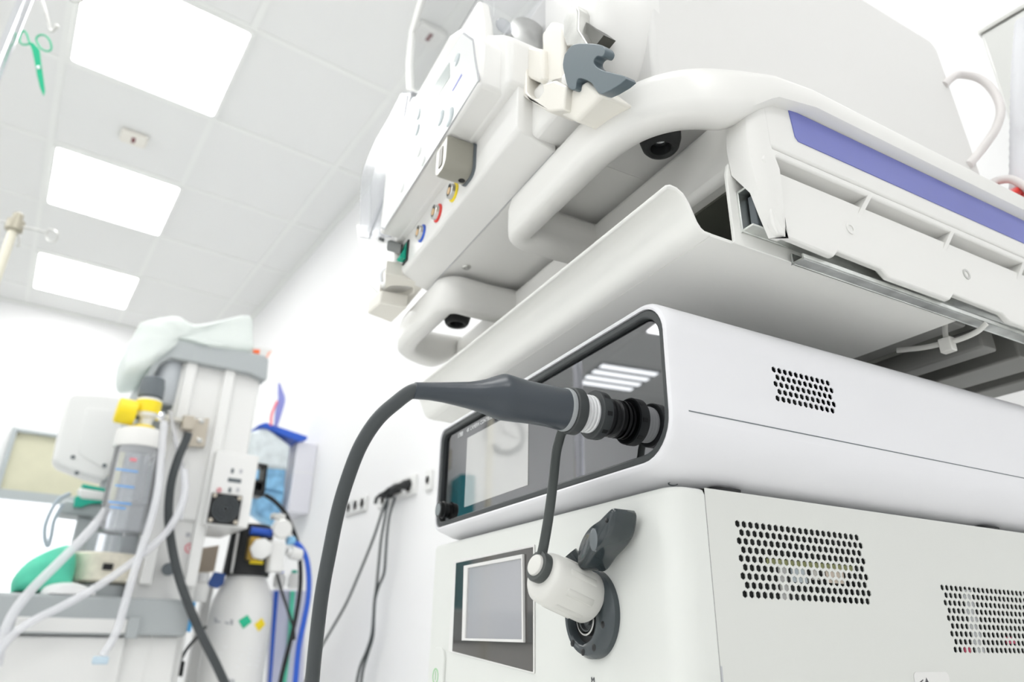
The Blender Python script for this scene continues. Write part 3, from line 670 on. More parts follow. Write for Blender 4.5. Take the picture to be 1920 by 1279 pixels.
# ports on the strip
SX = .1915
for px, py, mm, nm in ((852, 361, m_yel, 'yellow'), (822, 400, m_red, 'red'), (792, 438, m_blu, 'blue')):
    q = c(px, py, X=SX)
    so_ = P('socket', B().lathe(q, (-1, 0, 0), [(0, .0092), (.0012, .0092), (.0016, .0085)], 36), mm, pu, ang=30); so_['label'] = nm + ' ringed round socket'
    P('bush', B().lathe(q + V((-.001, .0007, .0005)), (-1, 0, 0), [(0, .0074), (.0035, .0070), (.0042, .0060), (.0042, .0056)], 32), m_steel, so_)
    P('core', B().lathe(q + V((-.0048, .0007, .0005)), (-1, 0, 0), [(0, .0052), (.0004, .0052)], 28).box(q.x - .0055, q.x - .0048, q.y - .0015, q.y + .0022, q.z + .0045, q.z + .0070), m_black, so_)
    P('pins', B().lathe(q + V((-.0053, -.0003, -.0003)), (-1, 0, 0), [(0, .0034), (.0006, .0034)], 24), m_brass, so_)
q0 = c(762, 474, X=SX)
sw = P('rocker_switch', B().poly('X', [(q0.y - .0075, q0.z - .0125), (q0.y + .0075, q0.z - .0125), (q0.y + .0075, q0.z + .0125), (q0.y - .0075, q0.z + .0125)], SX - .0018, SX + .001), m_black, pu, bevel=.0008)
rk = [(SX - .0020, q0.z + .0100), (SX - .0024, q0.z + .0095), (SX - .0040, q0.z + .001), (SX - .0085, q0.z - .0085), (SX - .0070, q0.z - .0100), (SX - .0018, q0.z - .0100)]
P('rocker', B().poly('Y', rk, q0.y - .0048, q0.y + .0050), m_grn, sw, bevel=.0006)
# taupe lever knob
q = c(880, 312, X=SX)
kn = [(a, z) for a, z in rrect(-.0125, .0125, -.0165, .0165, (.004, .004, .009, .009), 6)]
nb = P('turn_knob', B().loops([[V((x, q.y + a * k, q.z + z * k)) for a, z in kn] for x, k in ((SX + .001, .98), (SX - .004, 1), (SX - .024, 1), (SX - .0265, .94))]), m_knob, pu, ang=40)
P('knob_window', B().poly('X', [(q.y + a, q.z + z) for a, z in rrect(-.0035, .0045, -.010, .010, .0015, 3)], SX - .0269, SX - .0262), m_brass if False else mat('knob_tick', (.12, .11, .09), .4), nb)
P('knob_hole', B().lathe(V((SX - .006, q.y + .001, q.z - .0163)), (0, 0, -1), [(0, .0030), (.0004, .0030)], 20), m_black, nb)
P('knob_hole', B().lathe(V((SX - .009, q.y - .003, q.z + .0163)), (0, 0, 1), [(0, .0030), (.0004, .0030)], 20), m_black, nb)
P('knob_back', B().poly('X', [(q.y + a * 1.06 - .0012, q.z + z * 1.04 - .001) for a, z in kn], SX - .0022, SX + .001), m_dgrey, pu)
# underside screw and two hanging rubber feet
P('screw', B().lathe(c(874, 500, Z=.3440), (0, 0, -1), [(0, .0048), (.0008, .0048), (.0020, .0036), (.0022, .0020), (.0012, .0016)], 26), m_steel, pu, ang=30)
for px, py, r in ((1238, 262, .0152), (857, 596, .0158)):
    q = c(px, py, Z=.3345); q.z = .3442
    f_ = P('front_foot', B().lathe(q, (0, 0, -1), [(-.002, r), (.010, r * .98), (.0165, r * .86), (.0188, r * .74), (.0190, r * .62), (.0175, r * .50), (.010, r * .46), (.009, .001)], 40), m_rubber, pu, ang=45)
    P('foot_screw', B().lathe(q + V((0, 0, -.0105)), (0, 0, -1), [(0, .0036), (.0016, .0036), (.0022, .0026)], 18), m_chrome, f_)
P('seam', B().box(.2248, .2252, .372, .638, .3434, .3441), m_inkg, pu)
# pump head: rounded drum in front of the housing
hd = c(1112, 62, X=.236)
P('pump_head', B().lathe((.249, .312, .428), (-1, 0, 0), [(-.01, .0335), (.002, .0330), (.006, .0315), (.018, .0290), (.028, .025), (.033, .020), (.034, .015)], 56, ell=2.1), m_white, pu, ang=50)
P('head_bracket', B().poly('X', [(.365, .350), (.395, .350), (.395, .400), (.352, .395), (.318, .372), (.322, .350)], .205, .250), m_white, pu, bevel=.005)
# steel clamp beside the drum
def fx(x, *pts): return [c(px, py, X=x) for px, py in pts]
P('clamp_plate', B().prism(fx(.205, (1056, 40), (1070, 12), (1078, 8), (1084, 20), (1083, 55), (1100, 82), (1062, 86), (1056, 68)), (.016, 0, 0)), m_steel, pu, bevel=.0012)
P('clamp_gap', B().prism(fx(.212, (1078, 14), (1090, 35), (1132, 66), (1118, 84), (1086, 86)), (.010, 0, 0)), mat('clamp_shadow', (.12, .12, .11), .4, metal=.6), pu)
# white hose guides
P('hose_guide', B().prism(fx(.205, (1015, 64), (1034, 38), (1052, 44), (1056, 70), (1056, 120), (1058, 165), (1038, 166), (1018, 146)), (.014, 0, 0)), m_cream, pu, bevel=.003)
P('hose_guide', B().prism(fx(.200, (984, 90), (990, 87), (1016, 91), (1018, 148), (1010, 154), (986, 144)), (.016, 0, 0)), m_cream, pu, bevel=.0022)
P('hose_guide', B().prism(fx(.197, (965, 118), (984, 120), (985, 172), (996, 184), (1010, 184), (1018, 172), (1016, 158), (1040, 150), (1060, 160), (1056, 206), (1026, 209), (967, 172)), (.022, 0, 0)), m_cream, pu, bevel=.0016)
P('hose_guide', B().prism(fx(.203, (1040, 165), (1066, 170), (1100, 150), (1128, 176), (1078, 228), (1042, 210)), (.03, 0, 0)), m_cream, pu, bevel=.003)
hk = [(1058, 103), (1070, 86), (1088, 81), (1123, 83), (1133, 90), (1134, 98), (1129, 106), (1120, 105), (1113, 113), (1116, 123), (1131, 132), (1151, 137), (1174, 148), (1129, 176), (1115, 165), (1109, 156), (1097, 149), (1086, 147), (1081, 152), (1079, 166), (1072, 168), (1064, 162), (1058, 139), (1055, 122)]
hp = smooth(fx(.1985, *(hk + [hk[0]])), 3)[:-1]
P('lever_hook', B().prism(hp, (.0075, 0, 0)), m_slate, pu, bevel=.0014, ang=50)
# clear hood with the metal motor inside
hx0, hx1 = .1910, .268
q1 = c(917, 66, X=hx0); zb_ = q1.z; hy_ = q1.y
P('clear_hood', B().box(hx0, hx1, hy_, hy_ + .12, zb_, zb_ + .085), m_clear, pu, bevel=.004)
P('hood_rim', B().box(hx0 - .0015, hx1, hy_ - .002, hy_ + .122, zb_ - .0035, zb_), clear('rim_tint', (.90, .88, .97), .2, .05, .25), pu, bevel=.001)
P('motor_body', B().lathe((.238, hy_ + .006, zb_ + .030), (0, 1, 0), [(0, .019), (.001, .022), (.04, .022), (.041, .019), (.058, .019), (.059, .016)], 36), m_steel, pu, ang=30)
P('motor_mount', B().box(.215, .262, hy_ + .004, hy_ + .05, zb_ + .0005, zb_ + .014), m_steel, pu, bevel=.002)
lt_ = P('hood_latch', B().lathe(c(945, 50, Y=hy_ - .0005), (0, -1, 0), [(0, .0085), (.0012, .0085), (.002, .007)], 28), m_pouch, pu)
# tinted panel behind the keypad and its pale rim
tp = fx(.212, (768, 168), (766, 120), (772, 60), (783, 20), (796, -20), (900, -70), (900, 60), (800, 200))
P('tinted_panel', B().prism(tp, (.004, 0, 0)), m_tint, pu)
te = fx(.211, (762, 168), (760, 120), (766, 60), (778, 18), (791, -22), (798, -22), (785, 20), (773, 60), (768, 120), (770, 168))
P('panel_rim', B().prism(te, (.006, 0, 0)), m_white, pu, bevel=.001)
# left side block, clear cassette pouch, slots
sb = [c(px, py, X=.186) for px, py in ((666, 420), (676, 490), (684, 530), (706, 552))]
P('side_block', B().poly('X', [(p.y, p.z) for p in sb] + [(.6412, sb[-1].z - .001), (.6412, .425), (.67, .432)], .186, .226), m_white, pu, bevel=.004)
for pts in (((710, 443), (718, 447), (717, 453), (710, 450)), ((727, 452), (733, 450), (752, 458), (750, 476), (726, 470), (725, 464))):
    P('slot', B().prism(fx(.1845, *pts), (.002, 0, 0)), mat('slot_dark', (.03, .04, .035), .5) if pts[0][0] == 710 else bpy.data.materials['slot_dark'], pu)
P('cassette_cover', B().prism(fx(.168, (752, 172), (772, 170), (764, 215), (745, 285), (733, 345), (722, 392), (712, 440), (700, 438), (672, 446), (676, 340), (682, 312), (704, 262), (730, 216)), (.014, 0, 0)), m_pouch, pu, bevel=.002)
P('cassette_rib', B().prism(fx(.1672, (758, 178), (764, 178), (750, 262), (733, 338), (690, 446), (682, 444), (724, 350), (742, 262)), (.003, 0, 0)), m_pouch, pu, bevel=.0008)
# cup holder and block below it
cu_o = [c(px, py, Z=.3475) for px, py in ((722, 513), (748, 517), (796, 536), (762, 577), (706, 566), (711, 554), (724, 561), (742, 562), (760, 558), (774, 550), (775, 541), (764, 537), (734, 536), (722, 542))]
P('cup_holder', B().prism(cu_o, (0, 0, .016)), m_cream, pu, bevel=.0012)
P('clip', B().tube(smooth([c(716, 528, Z=.352), c(715, 512, Z=.358), c(722, 503, Z=.362), c(731, 506, Z=.360), c(733, 516, Z=.355)], 5), .0022, 10), m_chrome, pu)
lbk = [c(px, py, Z=.3300) for px, py in ((688, 588), (712, 568), (764, 577), (734, 606))]
P('lower_block', B().prism(lbk, (0, 0, .016)), m_cream, pu, bevel=.002)

# ------------------------------------------------------------------ things on and behind the right edge
cb = [c(1770, 160, X=.630), c(1785, 146, X=.640), c(1800, 140, X=.655), c(1835, 147, X=.668), c(1862, 170, X=.672), c(1876, 205, X=.668), c(1868, 240, X=.662), c(1850, 268, X=.655), c(1833, 290, X=.648), c(1815, 310, X=.630)]
solo('looped_cable', B().tube(smooth(cb, 8), .0040, 16), mat('pale_cable', (.74, .71, .70), .4), 'pale grey cable loop at the back of the large white housing', 'cable', cb[0], fr='c')
cb = [c(1850, 352, X=.660), c(1868, 340, X=.668), c(1892, 336, X=.672), c(1912, 344, X=.674), c(1935, 362, X=.676)]
solo('short_cable', B().tube(smooth(cb, 8), .0040, 16), bpy.data.materials['pale_cable'], 'pale pinkish cable arching low beside the red clamp', 'cable', cb[0], fr='c')
rq = [c(px, py, Y=.262) for px, py in ((1891, 364), (1918, 343), (1950, 350), (1950, 400), (1921, 381))]
rt = thing('red_clamp', 'bright red plastic clamp at the right end of the striped rail', 'clamp', c(1915, 375, Y=.262))
P('clamp_body', B().prism(rq, (0, .02, 0)), m_red, rt, bevel=.002)
rg_ = [c(px, py, Y=.2605) for px, py in ((1893, 371), (1916, 356), (1950, 366), (1950, 371), (1917, 361), (1896, 374))]
P('clamp_edge', B().prism(rg_, (0, .003, 0)), mat('dark_red', (.45, .02, .02), .4), rt)
wb = [w(px, py, X=X1 - .14) for px, py in ((1838, 65), (1905, 245))]
yb_ = wb[0].y; z1_, z0_ = wb[0].z, wb[1].z
wx = thing('wall_dispenser', 'brushed steel box hanging on the wall at the upper right corner', 'dispenser', (X1, yb_ - .1, z0_), 'w')
P('box', B().box(X1 - .14, X1 - .001, yb_ - .28, yb_, z0_, z1_), mat('satin_steel', (.56, .565, .55), .38, metal=.6), wx, bevel=.003)
P('lid_edge', B().box(X1 - .143, X1 - .002, yb_ - .283, yb_ + .002, z1_, z1_ + .006), m_steel, wx, bevel=.001)
hp_ = [c(1922, 40, X=.70), c(1916, 120, X=.70), c(1913, 220, X=.70), c(1912, 330, X=.70), c(1914, 420, X=.70)]
L = smooth(hp_, 14)
solo('corrugated_hose', B().tube(L, [.0085 + .0006 * (i % 2) for i in range(len(L))], 16), m_hose, 'clear corrugated breathing hose in front of the steel wall box', 'hose', hp_[-1], fr='c')

# ------------------------------------------------------------------ anaesthesia machine in the background (room frame)
MY = 2.2
def m(px, py, y=MY): return w(px, py, Y=y)
def fp(y, *pts): return [w(px, py, Y=y) for px, py in pts]
zf = -H
am = thing('anaesthesia_machine', 'tall white anaesthesia machine with grey curved cap and grey worktop', 'anaesthesia machine', (.25, MY + .3, zf), 'w')
def wall_pts(y, *pts): return [(q.x, q.z) for q in fp(y, *pts)]
cl_ = m(340, 690).x; crr = m(488, 720).x; zc_ = m(440, 700).z; zbx = m(430, 985).z
P('column', B().box(cl_, crr, MY, MY + .35, zbx, zc_ + .03), m_mach, am, bevel=.01)
x2 = m(385, 1010).x; xl_ = m(292, 900).x
P('lower_column', B().box(xl_ - .005, x2, MY + .01, MY + .36, zf, zbx + .01), m_mach, am, bevel=.008)
for a, e in ((345, 366), (420, 440)):
    x0, x1 = m(a, 700).x, m(e, 700).x
    P('rail', B().box(x0, x1, MY - .018, MY + .01, m(330, 1100).z, zc_ + .01), m_mach, am, bevel=.004)
capo = fp(MY - .03, (297, 655), (308, 642), (327, 636), (390, 648), (450, 658), (497, 667), (504, 674), (501, 712), (494, 712), (470, 700), (420, 690), (370, 680), (322, 671), (302, 680), (288, 705), (275, 745), (262, 790), (256, 788), (268, 735), (281, 690))
P('cap', B().prism(capo, (0, .42, 0)), m_mgrey, am, bevel=.008, ang=50)
P('inner_pillar', B().prism(fp(MY + .05, (293, 690), (335, 678), (334, 720), (320, 780), (290, 900), (262, 1010), (240, 1110), (205, 1110), (262, 860)), (0, .2, 0)), m_mgrey, am, bevel=.006)
q = m(313, 715, MY + .02)
P('pillar_head', B().lathe((q.x, MY + .03, q.z), (0, 0, 1), [(-.075, .034), (-.06, .040), (.05, .040), (.068, .030)], 24), mat('pale_blue_grey', (.52, .55, .58), .4), am)
# fan box with fan
fb = [(385, 926), (472, 940), (458, 1000), (450, 1004), (380, 985)]
fx0, fx1 = m(384, 930).x, m(466, 930).x
fz0, fz1 = m(420, 988).z, m(420, 890).z
P('fan_box', B().box(fx0, fx1, MY - .05, MY + .25, fz0 - .005, fz1 + .06), m_mach, am, bevel=.004)
fc = m(421, 955, MY - .05)
fan = P('fan', B().box(fc.x - .043, fc.x + .043, MY - .058, MY - .046, fc.z - .043, fc.z + .043), m_black, am, bevel=.003)
for k in range(1, 5):
    P('guard_ring', B().lathe((fc.x, MY - .060, fc.z), (0, -1, 0), [(0, .009 * k), (.002, .009 * k), (.002, .009 * k - .002), (0, .009 * k - .002)], 28, cap=False), m_dgrey, fan)
for a in (-.035, .035):
    for e in (-.035, .035): P('screw', B().lathe((fc.x + a, MY - .058, fc.z + e), (0, -1, 0), [(0, .006), (.002, .006), (.003, .003)], 14), m_beige, fan)
# printed marks: arrows, strip, red rings
def card(name, px, py, hw, hh, mm, y=MY - .0515, pr=am, ang=0):
    q = m(px, py, y); return P(name, B().box(q.x - hw, q.x + hw, y, y + .0012, q.z - hh, q.z + hh), mm, pr)
card('label_strip', 440, 901, .019, .006, m_dgrey)
card('arrow_mark', 436, 883, .004, .007, m_dgrey); card('arrow_mark', 431, 919, .004, .007, m_dgrey); card('faint_mark', 452, 884, .004, .006, m_inkg); card('faint_mark', 446, 919, .004, .006, m_inkg)
def ringmark(px, py, r, y):
    q = m(px, py, y)
    P('prohibition_mark', B().lathe((q.x, y, q.z), (0, -1, 0), [(0, r), (.001, r), (.001, r * .72), (0, r * .72)], 24, cap=False).box(q.x - r * .2, q.x + r * .25, y - .001, y, q.z - r * .4, q.z + r * .5), mat('mark_red', (.75, .22, .26), .5) if 'mark_red' not in bpy.data.materials else bpy.data.materials['mark_red'], am)
ringmark(411, 919, .007, MY - .0515); ringmark(356, 1028, .014, MY - .0005)
card('bin_mark', 353, 1003, .006, .006, m_inkg, MY + .008); card('bin_mark', 365, 1004, .006, .006, m_inkg, MY + .008)
q = m(317, 1067, MY - .02)
P('bumper_knob', B().lathe((q.x, MY + .01, q.z), (0, -1, 0), [(0, .008), (.015, .008), (.016, .017), (.028, .017), (.031, .012)], 20), m_dgrey, am)
# worktop and drawers
zt_, zb_t = m(200, 1120).z, m(250, 1192).z
xr_ = m(346, 1160).x
P('worktop', B().box(-.75, xr_, MY - .06, MY + .6, zb_t, zt_), m_mgrey, am, bevel=.008)
xw = m(222, 1240).x
P('cabinet', B().box(-.75, xr_ - .01, MY - .03, MY + .55, zf, zb_t), m_mach, am, bevel=.006)
dr = P('drawer', B().box(-.72, xw, MY - .045, MY - .02, zf + .1, zb_t - .004), m_mach2, am, bevel=.004)
hq0, hq1 = m(32, 1156, MY - .062), m(235, 1188, MY - .062)
P('drawer_pull', B().box(hq0.x, hq1.x, MY - .066, MY - .055, hq1.z, hq0.z), m_mach2, am, bevel=.003)
P('worktop_end', B().box(hq1.x, m(262, 1170, MY - .062).x, MY - .072, MY - .055, hq1.z - .012, hq0.z + .006), m_mgrey, am, bevel=.004)
P('column_line', B().box(m(272, 1230).x, m(275, 1230).x, MY - .0315, MY - .028, zf + .1, zb_t), m_mach2, am)
# gas outlet plate with its valve
bp_ = P('outlet_plate', B().prism(fp(MY - .02, (352, 786), (393, 784), (384, 838), (346, 836)), (0, .012, 0)), m_beige, am, bevel=.002)
for px, py in ((378, 790), (374, 826)): P('plate_screw', B().lathe(m(px, py, MY - .02), (0, -1, 0), [(0, .008), (.003, .008), (.004, .004)], 16), m_steel, bp_)
P('valve_block', B().prism(fp(MY - .05, (345, 778), (366, 780), (362, 806), (341, 803)), (0, .035, 0)), m_beige, am, bevel=.003)
a, e = m(292, 782, MY - .03), m(345, 790, MY - .03)
P('valve_stem', B().tube([a, a.lerp(e, .3), a.lerp(e, .32), a.lerp(e, .6), a.lerp(e, .62), e], [.008, .008, .013, .013, .008, .008], 14), mat('cream_steel', (.7, .68, .62), .3, metal=.5), am)

def hose(name, pts, r, mm, label, cat='hose', n=7, group=None, y=None):
    P_ = [w(p[0], p[1], Y=p[2] if len(p) > 2 else y) for p in pts]
    return solo(name, B().tube(smooth(P_, n), r, 14), mm, label, cat, P_[-1], 'w', group)
hose('gas_hose', [(353, 812), (349, 825), (334, 860), (321, 905), (316, 960), (320, 1010), (332, 1070), (350, 1125), (375, 1185), (405, 1245), (430, 1300)], .0115, m_cable, 'dark grey gas hose curving down from the beige outlet plate', y=MY - .09)
hose('clear_tube', [(200, 955), (186, 975), (150, 1015), (105, 1060), (60, 1105), (25, 1150), (4, 1200), (-6, 1250)], .011, m_hose, 'thick clear tube sweeping down from jar past green mask', y=MY - .12)
hose('clear_tube', [(345, 880), (347, 920), (335, 960), (310, 1000), (260, 1045), (190, 1095), (120, 1135), (60, 1165), (20, 1195), (-10, 1235)], .0095, m_hose, 'clear tube slanting from the white column down to the left picture edge', y=MY - .13)
ct = [(308, 790), (303, 850), (296, 920), (280, 985), (262, 1040), (246, 1090), (232, 1140), (216, 1190), (192, 1230)]
hose('clear_tube', ct, .0095, m_hose, 'clear tube with a bluish clip hanging straight down over the drawers', y=MY - .15)
q = w(190, 1234, Y=MY - .15)
solo('tube_clip', B().box(q.x - .018, q.x + .016, q.y - .01, q.y + .01, q.z - .014, q.z + .004), mat('clip_blue', (.55, .68, .78), .4), 'pale blue clip at the bottom end of the hanging tube', 'clip', q, 'w', bevel=.004)
hose('looped_tube', [(318, 770), (330, 830), (342, 880), (345, 930), (338, 975)], .006, m_hose, 'thin clear tube looping behind the dark gas hose', y=MY - .04)

# suction regulator (yellow) above the jar
RY = MY - .10
sr = thing('suction_regulator', 'yellow and white suction regulator with dark knob above the clear jar', 'regulator', m(270, 815, RY), 'w')
a, e = m(218, 768, RY), m(254, 776, RY)
P('yellow_cap', B().lathe(a, e - a, [(0, .028), (.003, .0345), ((e - a).length, .0345), ((e - a).length + .001, .02)], 28), m_yel, sr)
up_ = m(283, 735, RY) - m(270, 800, RY)
o = m(271, 800, RY)
P('body', B().lathe(o, up_, [(-.005, .016), (.02, .018), (.028, .030), (.075, .032), (.080, .026)], 26), m_white, sr)
P('gauge_label', B().lathe(o + up_.normalized() * .036, up_, [(0, .0305), (0, .0326), (.034, .0332), (.034, .031)], 26, cap=False), m_yel, sr)
P('knob', B().lathe(o + up_.normalized() * .082, up_, [(0, .030), (.002, .033), (.03, .033), (.055, .029), (.06, .022)], 22), m_dgrey, sr)
P('outlet', B().lathe(m(254, 778, RY), m(265, 781, RY) - m(254, 778, RY), [(0, .012), (.03, .012)], 16), m_dgrey, sr)
P('nozzle', B().lathe(m(285, 778, RY), V((1, 0, -.05)), [(0, .010), (.012, .016), (.03, .015), (.033, .008)], 16), m_chrome, sr)
P('lower_nut', B().lathe(m(266, 818, RY), up_, [(0, .028), (.002, .0295), (.026, .0285), (.028, .024)], 24), m_yel, sr)
# suction jar
sj = thing('suction_jar', 'clear graduated suction jar with white lid and blue marks', 'jar', m(215, 1005, RY), 'w')
t0, t1 = m(263, 826, RY), m(228, 1000, RY); ad = t0 - t1; hh = ad.length
P('jar_body', B().lathe(t1, ad, [(0, .052), (.004, .058), (hh * .1, .060), (hh * .95, .056), (hh * .95, .054), (hh * .1, .058), (.006, .054)], 32, cap=False), m_clear, sj)
P('jar_core', B().lathe(t1 + ad * .02, ad, [(0, .050), (hh * .28, .052), (hh * .29, .02)], 28), m_clear, sj)
P('inner_tube', B().lathe(t1 + ad * .35, ad, [(0, .030), (hh * .5, .030)], 24, cap=False), m_pouch, sj)
P('lid', B().lathe(t1 + ad * .90, ad, [(0, .062), (.004, .064), (.046, .062), (.052, .050)], 32), m_white, sj)
for k, (px, py, wd) in enumerate(((238, 882, .026), (234, 912, .022), (225, 943, .026), (221, 952, .018))):
    q = m(px, py, RY - .061); P('scale_mark', B().box(q.x - wd, q.x + wd, q.y, q.y + .001, q.z - .0022, q.z + .0022), mat('scale_blue', (.15, .38, .78), .5) if k == 0 else bpy.data.materials['scale_blue'], sj)
q = m(250, 862, RY - .061); P('red_mark', B().box(q.x - .008, q.x + .008, q.y, q.y + .001, q.z - .004, q.z + .004), bpy.data.materials['mark_red'], sj)
P('hanger', B().box(m(286, 850, RY).x, m(300, 850, RY).x, RY - .02, RY + .12, m(290, 858, RY).z, m(290, 832, RY).z), m_mach, sj, bevel=.003)
# absorber canister
AY2 = MY + .06
q = m(195, 1083, AY2)
ab = thing('absorber_canister', 'cream filled clear absorber canister standing on the grey worktop', 'canister', (q.x, AY2, zt_), 'w')
P('canister', B().lathe((q.x - .002, AY2, zt_ + .0015), (0, 0, 1), [(.035, .072), (.040, .082), (.105, .086), (.110, .080)], 32), m_lime, ab)
P('base', B().lathe((q.x - .002, AY2, zt_), (0, 0, 1), [(0, .06), (.03, .062), (.036, .05)], 28), m_mgrey, ab)
P('clear_top', B().lathe((q.x, AY2, zt_ + .112), (0, 0, 1), [(0, .070), (.06, .066), (.064, .05)], 28), m_pouch, ab)
q2 = m(202, 1063, AY2 - .085); P('latch', B().box(q2.x - .012, q2.x + .012, q2.y - .006, q2.y + .004, q2.z - .008, q2.z + .008), m_black, ab, bevel=.001)
# green breathing mask and folded white cloth
GY_ = MY - .0
gb = [(20, 1112), (24, 1085), (50, 1055), (85, 1035), (115, 1024), (130, 1022), (140, 1030), (142, 1060), (136, 1092), (130, 1112)]
gp_ = fp(GY_, *gb); gc = sum(gp_, V()) / len(gp_)
loopsG = [[gc + (p - gc) * k + V((0, d, 0)) for p in smooth(gp_ + [gp_[0]], 3)[:-1]] for d, k in ((-.05, .45), (-.035, .85), (0, 1.0), (.05, 1.0), (.09, .7))]
gm = solo('breathing_bag', B().loops(loopsG), m_mint, 'mint green folded rubber bag lying on the grey worktop', 'breathing bag', (gc.x, GY_, zt_), 'w', ang=60)
cl2 = fp(MY - .03, (72, 1117), (80, 1102), (100, 1094), (130, 1092), (158, 1098), (175, 1108), (178, 1119), (120, 1119))
cc2 = sum(cl2, V()) / len(cl2)
solo('folded_cloth', B().loops([[cc2 + (p - cc2) * k + V((0, d, 0)) for p in smooth(cl2 + [cl2[0]], 3)[:-1]] for d, k in ((-.03, .6), (-.015, .95), (.03, 1), (.06, .7))]), m_wall, 'small folded white cloth in front of the mint green bag', 'cloth', (cc2.x, MY, zt_), 'w', ang=60)
# monitor back and teal handled module
MYB = 2.75
mb = thing('monitor', 'white monitor seen from behind left of the yellow regulator', 'monitor', m(165, 900, MYB), 'w')
mo = fp(MYB, (127, 742), (140, 735), (200, 738), (250, 745), (238, 800), (215, 870), (196, 902), (160, 893), (110, 873), (100, 862), (108, 820))
P('housing', B().prism(mo, (0, .10, 0)), m_mach, mb, bevel=.018, seg=4)
mi = fp(MYB - .003, (163, 765), (232, 770), (212, 862), (196, 880), (148, 850), (150, 815))
P('back_plate', B().prism(mi, (0, .006, 0)), m_mach2, mb, bevel=.002)
for px, py in ((137, 857), (196, 873), (144, 887)): P('screw', B().lathe(m(px, py, MYB - .004), (0, -1, 0), [(0, .007), (.002, .006)], 12), m_dgrey, mb)
P('neck', B().box(m(196, 890, MYB).x, m(214, 890, MYB).x, MYB + .02, MYB + .08, zt_, m(200, 890, MYB).z), m_mgrey, mb)
TY = 2.5
th = thing('teal_module', 'white and teal handled module standing beside the suction jar', 'module', m(155, 975, TY), 'w')
P('handle', B().prism(fp(TY, (147, 914), (200, 922), (200, 940), (150, 935)), (0, .06, 0)), m_mach, th, bevel=.008)
P('upper_stripe', B().prism(fp(TY + .005, (155, 907), (205, 917), (205, 923), (155, 915)), (0, .06, 0)), m_teal, th, bevel=.002)
P('lower_stripe', B().prism(fp(TY + .005, (138, 950), (142, 930), (198, 934), (196, 942), (168, 945), (152, 951)), (0, .06, 0)), m_teal, th, bevel=.002)
P('body', B().prism(fp(TY + .02, (120, 935), (195, 945), (190, 972), (112, 962)), (0, .14, 0)), m_mgrey, th, bevel=.01)
P('stand', B().box(m(150, 970, TY).x, m(175, 970, TY).x, TY + .04, TY + .10, zt_, m(160, 968, TY).z), m_mgrey, th)
hose('grey_lead', [(132, 925), (112, 935), (97, 955), (85, 985), (84, 1010), (90, 1024), (96, 1005), (102, 975), (118, 945)], .0055, mat('lead_grey', (.45, .52, .58), .4), 'thin grey looped lead hanging by the window', 'cable', y=2.45)
# film bag draped on the cap, orange printed pack
bo_ = [(262, 606), (290, 598), (330, 594), (352, 606), (372, 610), (420, 601), (468, 592), (473, 628), (474, 658), (440, 661), (395, 657), (388, 651), (325, 642), (303, 650), (285, 685), (262, 700), (234, 700), (232, 675), (240, 645), (254, 630)]
bl = smooth(fp(MY - .005, *(bo_ + [bo_[0]])), 3)[:-1]; bc = sum(bl, V()) / len(bl)
def wr(p, k, d, i): 
    t = noise.noise(p * 9 + V((0, d * 20, 0))) * .02
    return bc + (p - bc) * k + V((t * .3, d + t, t * .4))
Lb = [[wr(p, k, d, i) for i, p in enumerate(bl)] for d, k in ((-.03, .3), (-.035, .65), (-.02, .92), (.0, 1), (.10, 1.0), (.18, .98), (.26, .9), (.30, .5))]
solo('film_bag', B().loops(Lb), m_drape, 'crumpled pale green film bag draped over the grey machine cap', 'plastic bag', (bc.x, MY, m(400, 650).z), 'w', ang=60)
q = m(490, 660, MY + .02)
pk = thing('printed_pack', 'small white pack with orange print on the right end of the cap', 'packet', q, 'w')
P('pack', B().prism(fp(MY, (470, 650), (492, 650), (512, 655), (500, 672), (472, 668)), (0, .06, 0)), m_cover, pk, bevel=.004)
P('orange_dot', B().prism(fp(MY - .002, (475, 655), (488, 656), (486, 664), (475, 662)), (0, .004, 0)), m_orange, pk)
P('orange_edge', B().prism(fp(MY - .002, (503, 660), (511, 657), (502, 671), (498, 670)), (0, .004, 0)), mat('pale_orange', (.9, .5, .4), .5), pk)
# black holder on the right of the column
bh = thing('phone_holder', 'black bracket holder fixed to the right side of the white column', 'holder', m(480, 925, MY + .02), 'w')
for pts in (((472, 866), (502, 871), (502, 877), (471, 872)), ((496, 875), (502, 875), (496, 930), (490, 928)), ((466, 897), (498, 902), (498, 906), (466, 902)), ((462, 916), (494, 922), (492, 932), (461, 926))):
    P('bracket_bar', B().prism(fp(MY + .01, *pts), (0, .05, 0)), m_black, bh)
P('holder_back', B().prism(fp(MY + .055, (468, 903), (496, 907), (492, 922), (464, 917)), (0, .01, 0)), m_gasket, bh)
P('pink_tag', B().prism(fp(MY + .0, (457, 928), (464, 928), (463, 945), (456, 943)), (0, .01, 0)), m_pink, bh)

# ------------------------------------------------------------------ gas cylinder and regulator
CY = 2.35
cx_ = (m(393, 1150, CY).x + m(517, 1150, CY).x) / 2 ; cr_ = .092
cx_ = m(455, 1130, CY).x
gy = thing('gas_cylinder', 'white gas cylinder with black valve guard and green diamond label', 'gas cylinder', (cx_, CY, zf), 'w')
zs = m(455, 1078, CY).z
P('tank', B().lathe((cx_, CY, zf), (0, 0, 1), [(0, cr_ * .9), (.02, cr_), (zs - zf - .11, cr_), (zs - zf - .075, cr_ * .95), (zs - zf - .04, cr_ * .80), (zs - zf - .012, cr_ * .66), (zs - zf, cr_ * .62)], 44), m_mach, gy, ang=50)
P('valve_guard', B().lathe((cx_ - .004, CY, zs - .004), (0, 0, 1), [(0, cr_ * .74), (.01, cr_ * .76), (.13, cr_ * .70), (.155, cr_ * .58)], 36), m_rubber, gy, ang=50)
P('guard_stripe', B().box(cx_ - .062, cx_ - .056, CY - .045, CY - .035, zs, zs + .12), m_mach, gy)
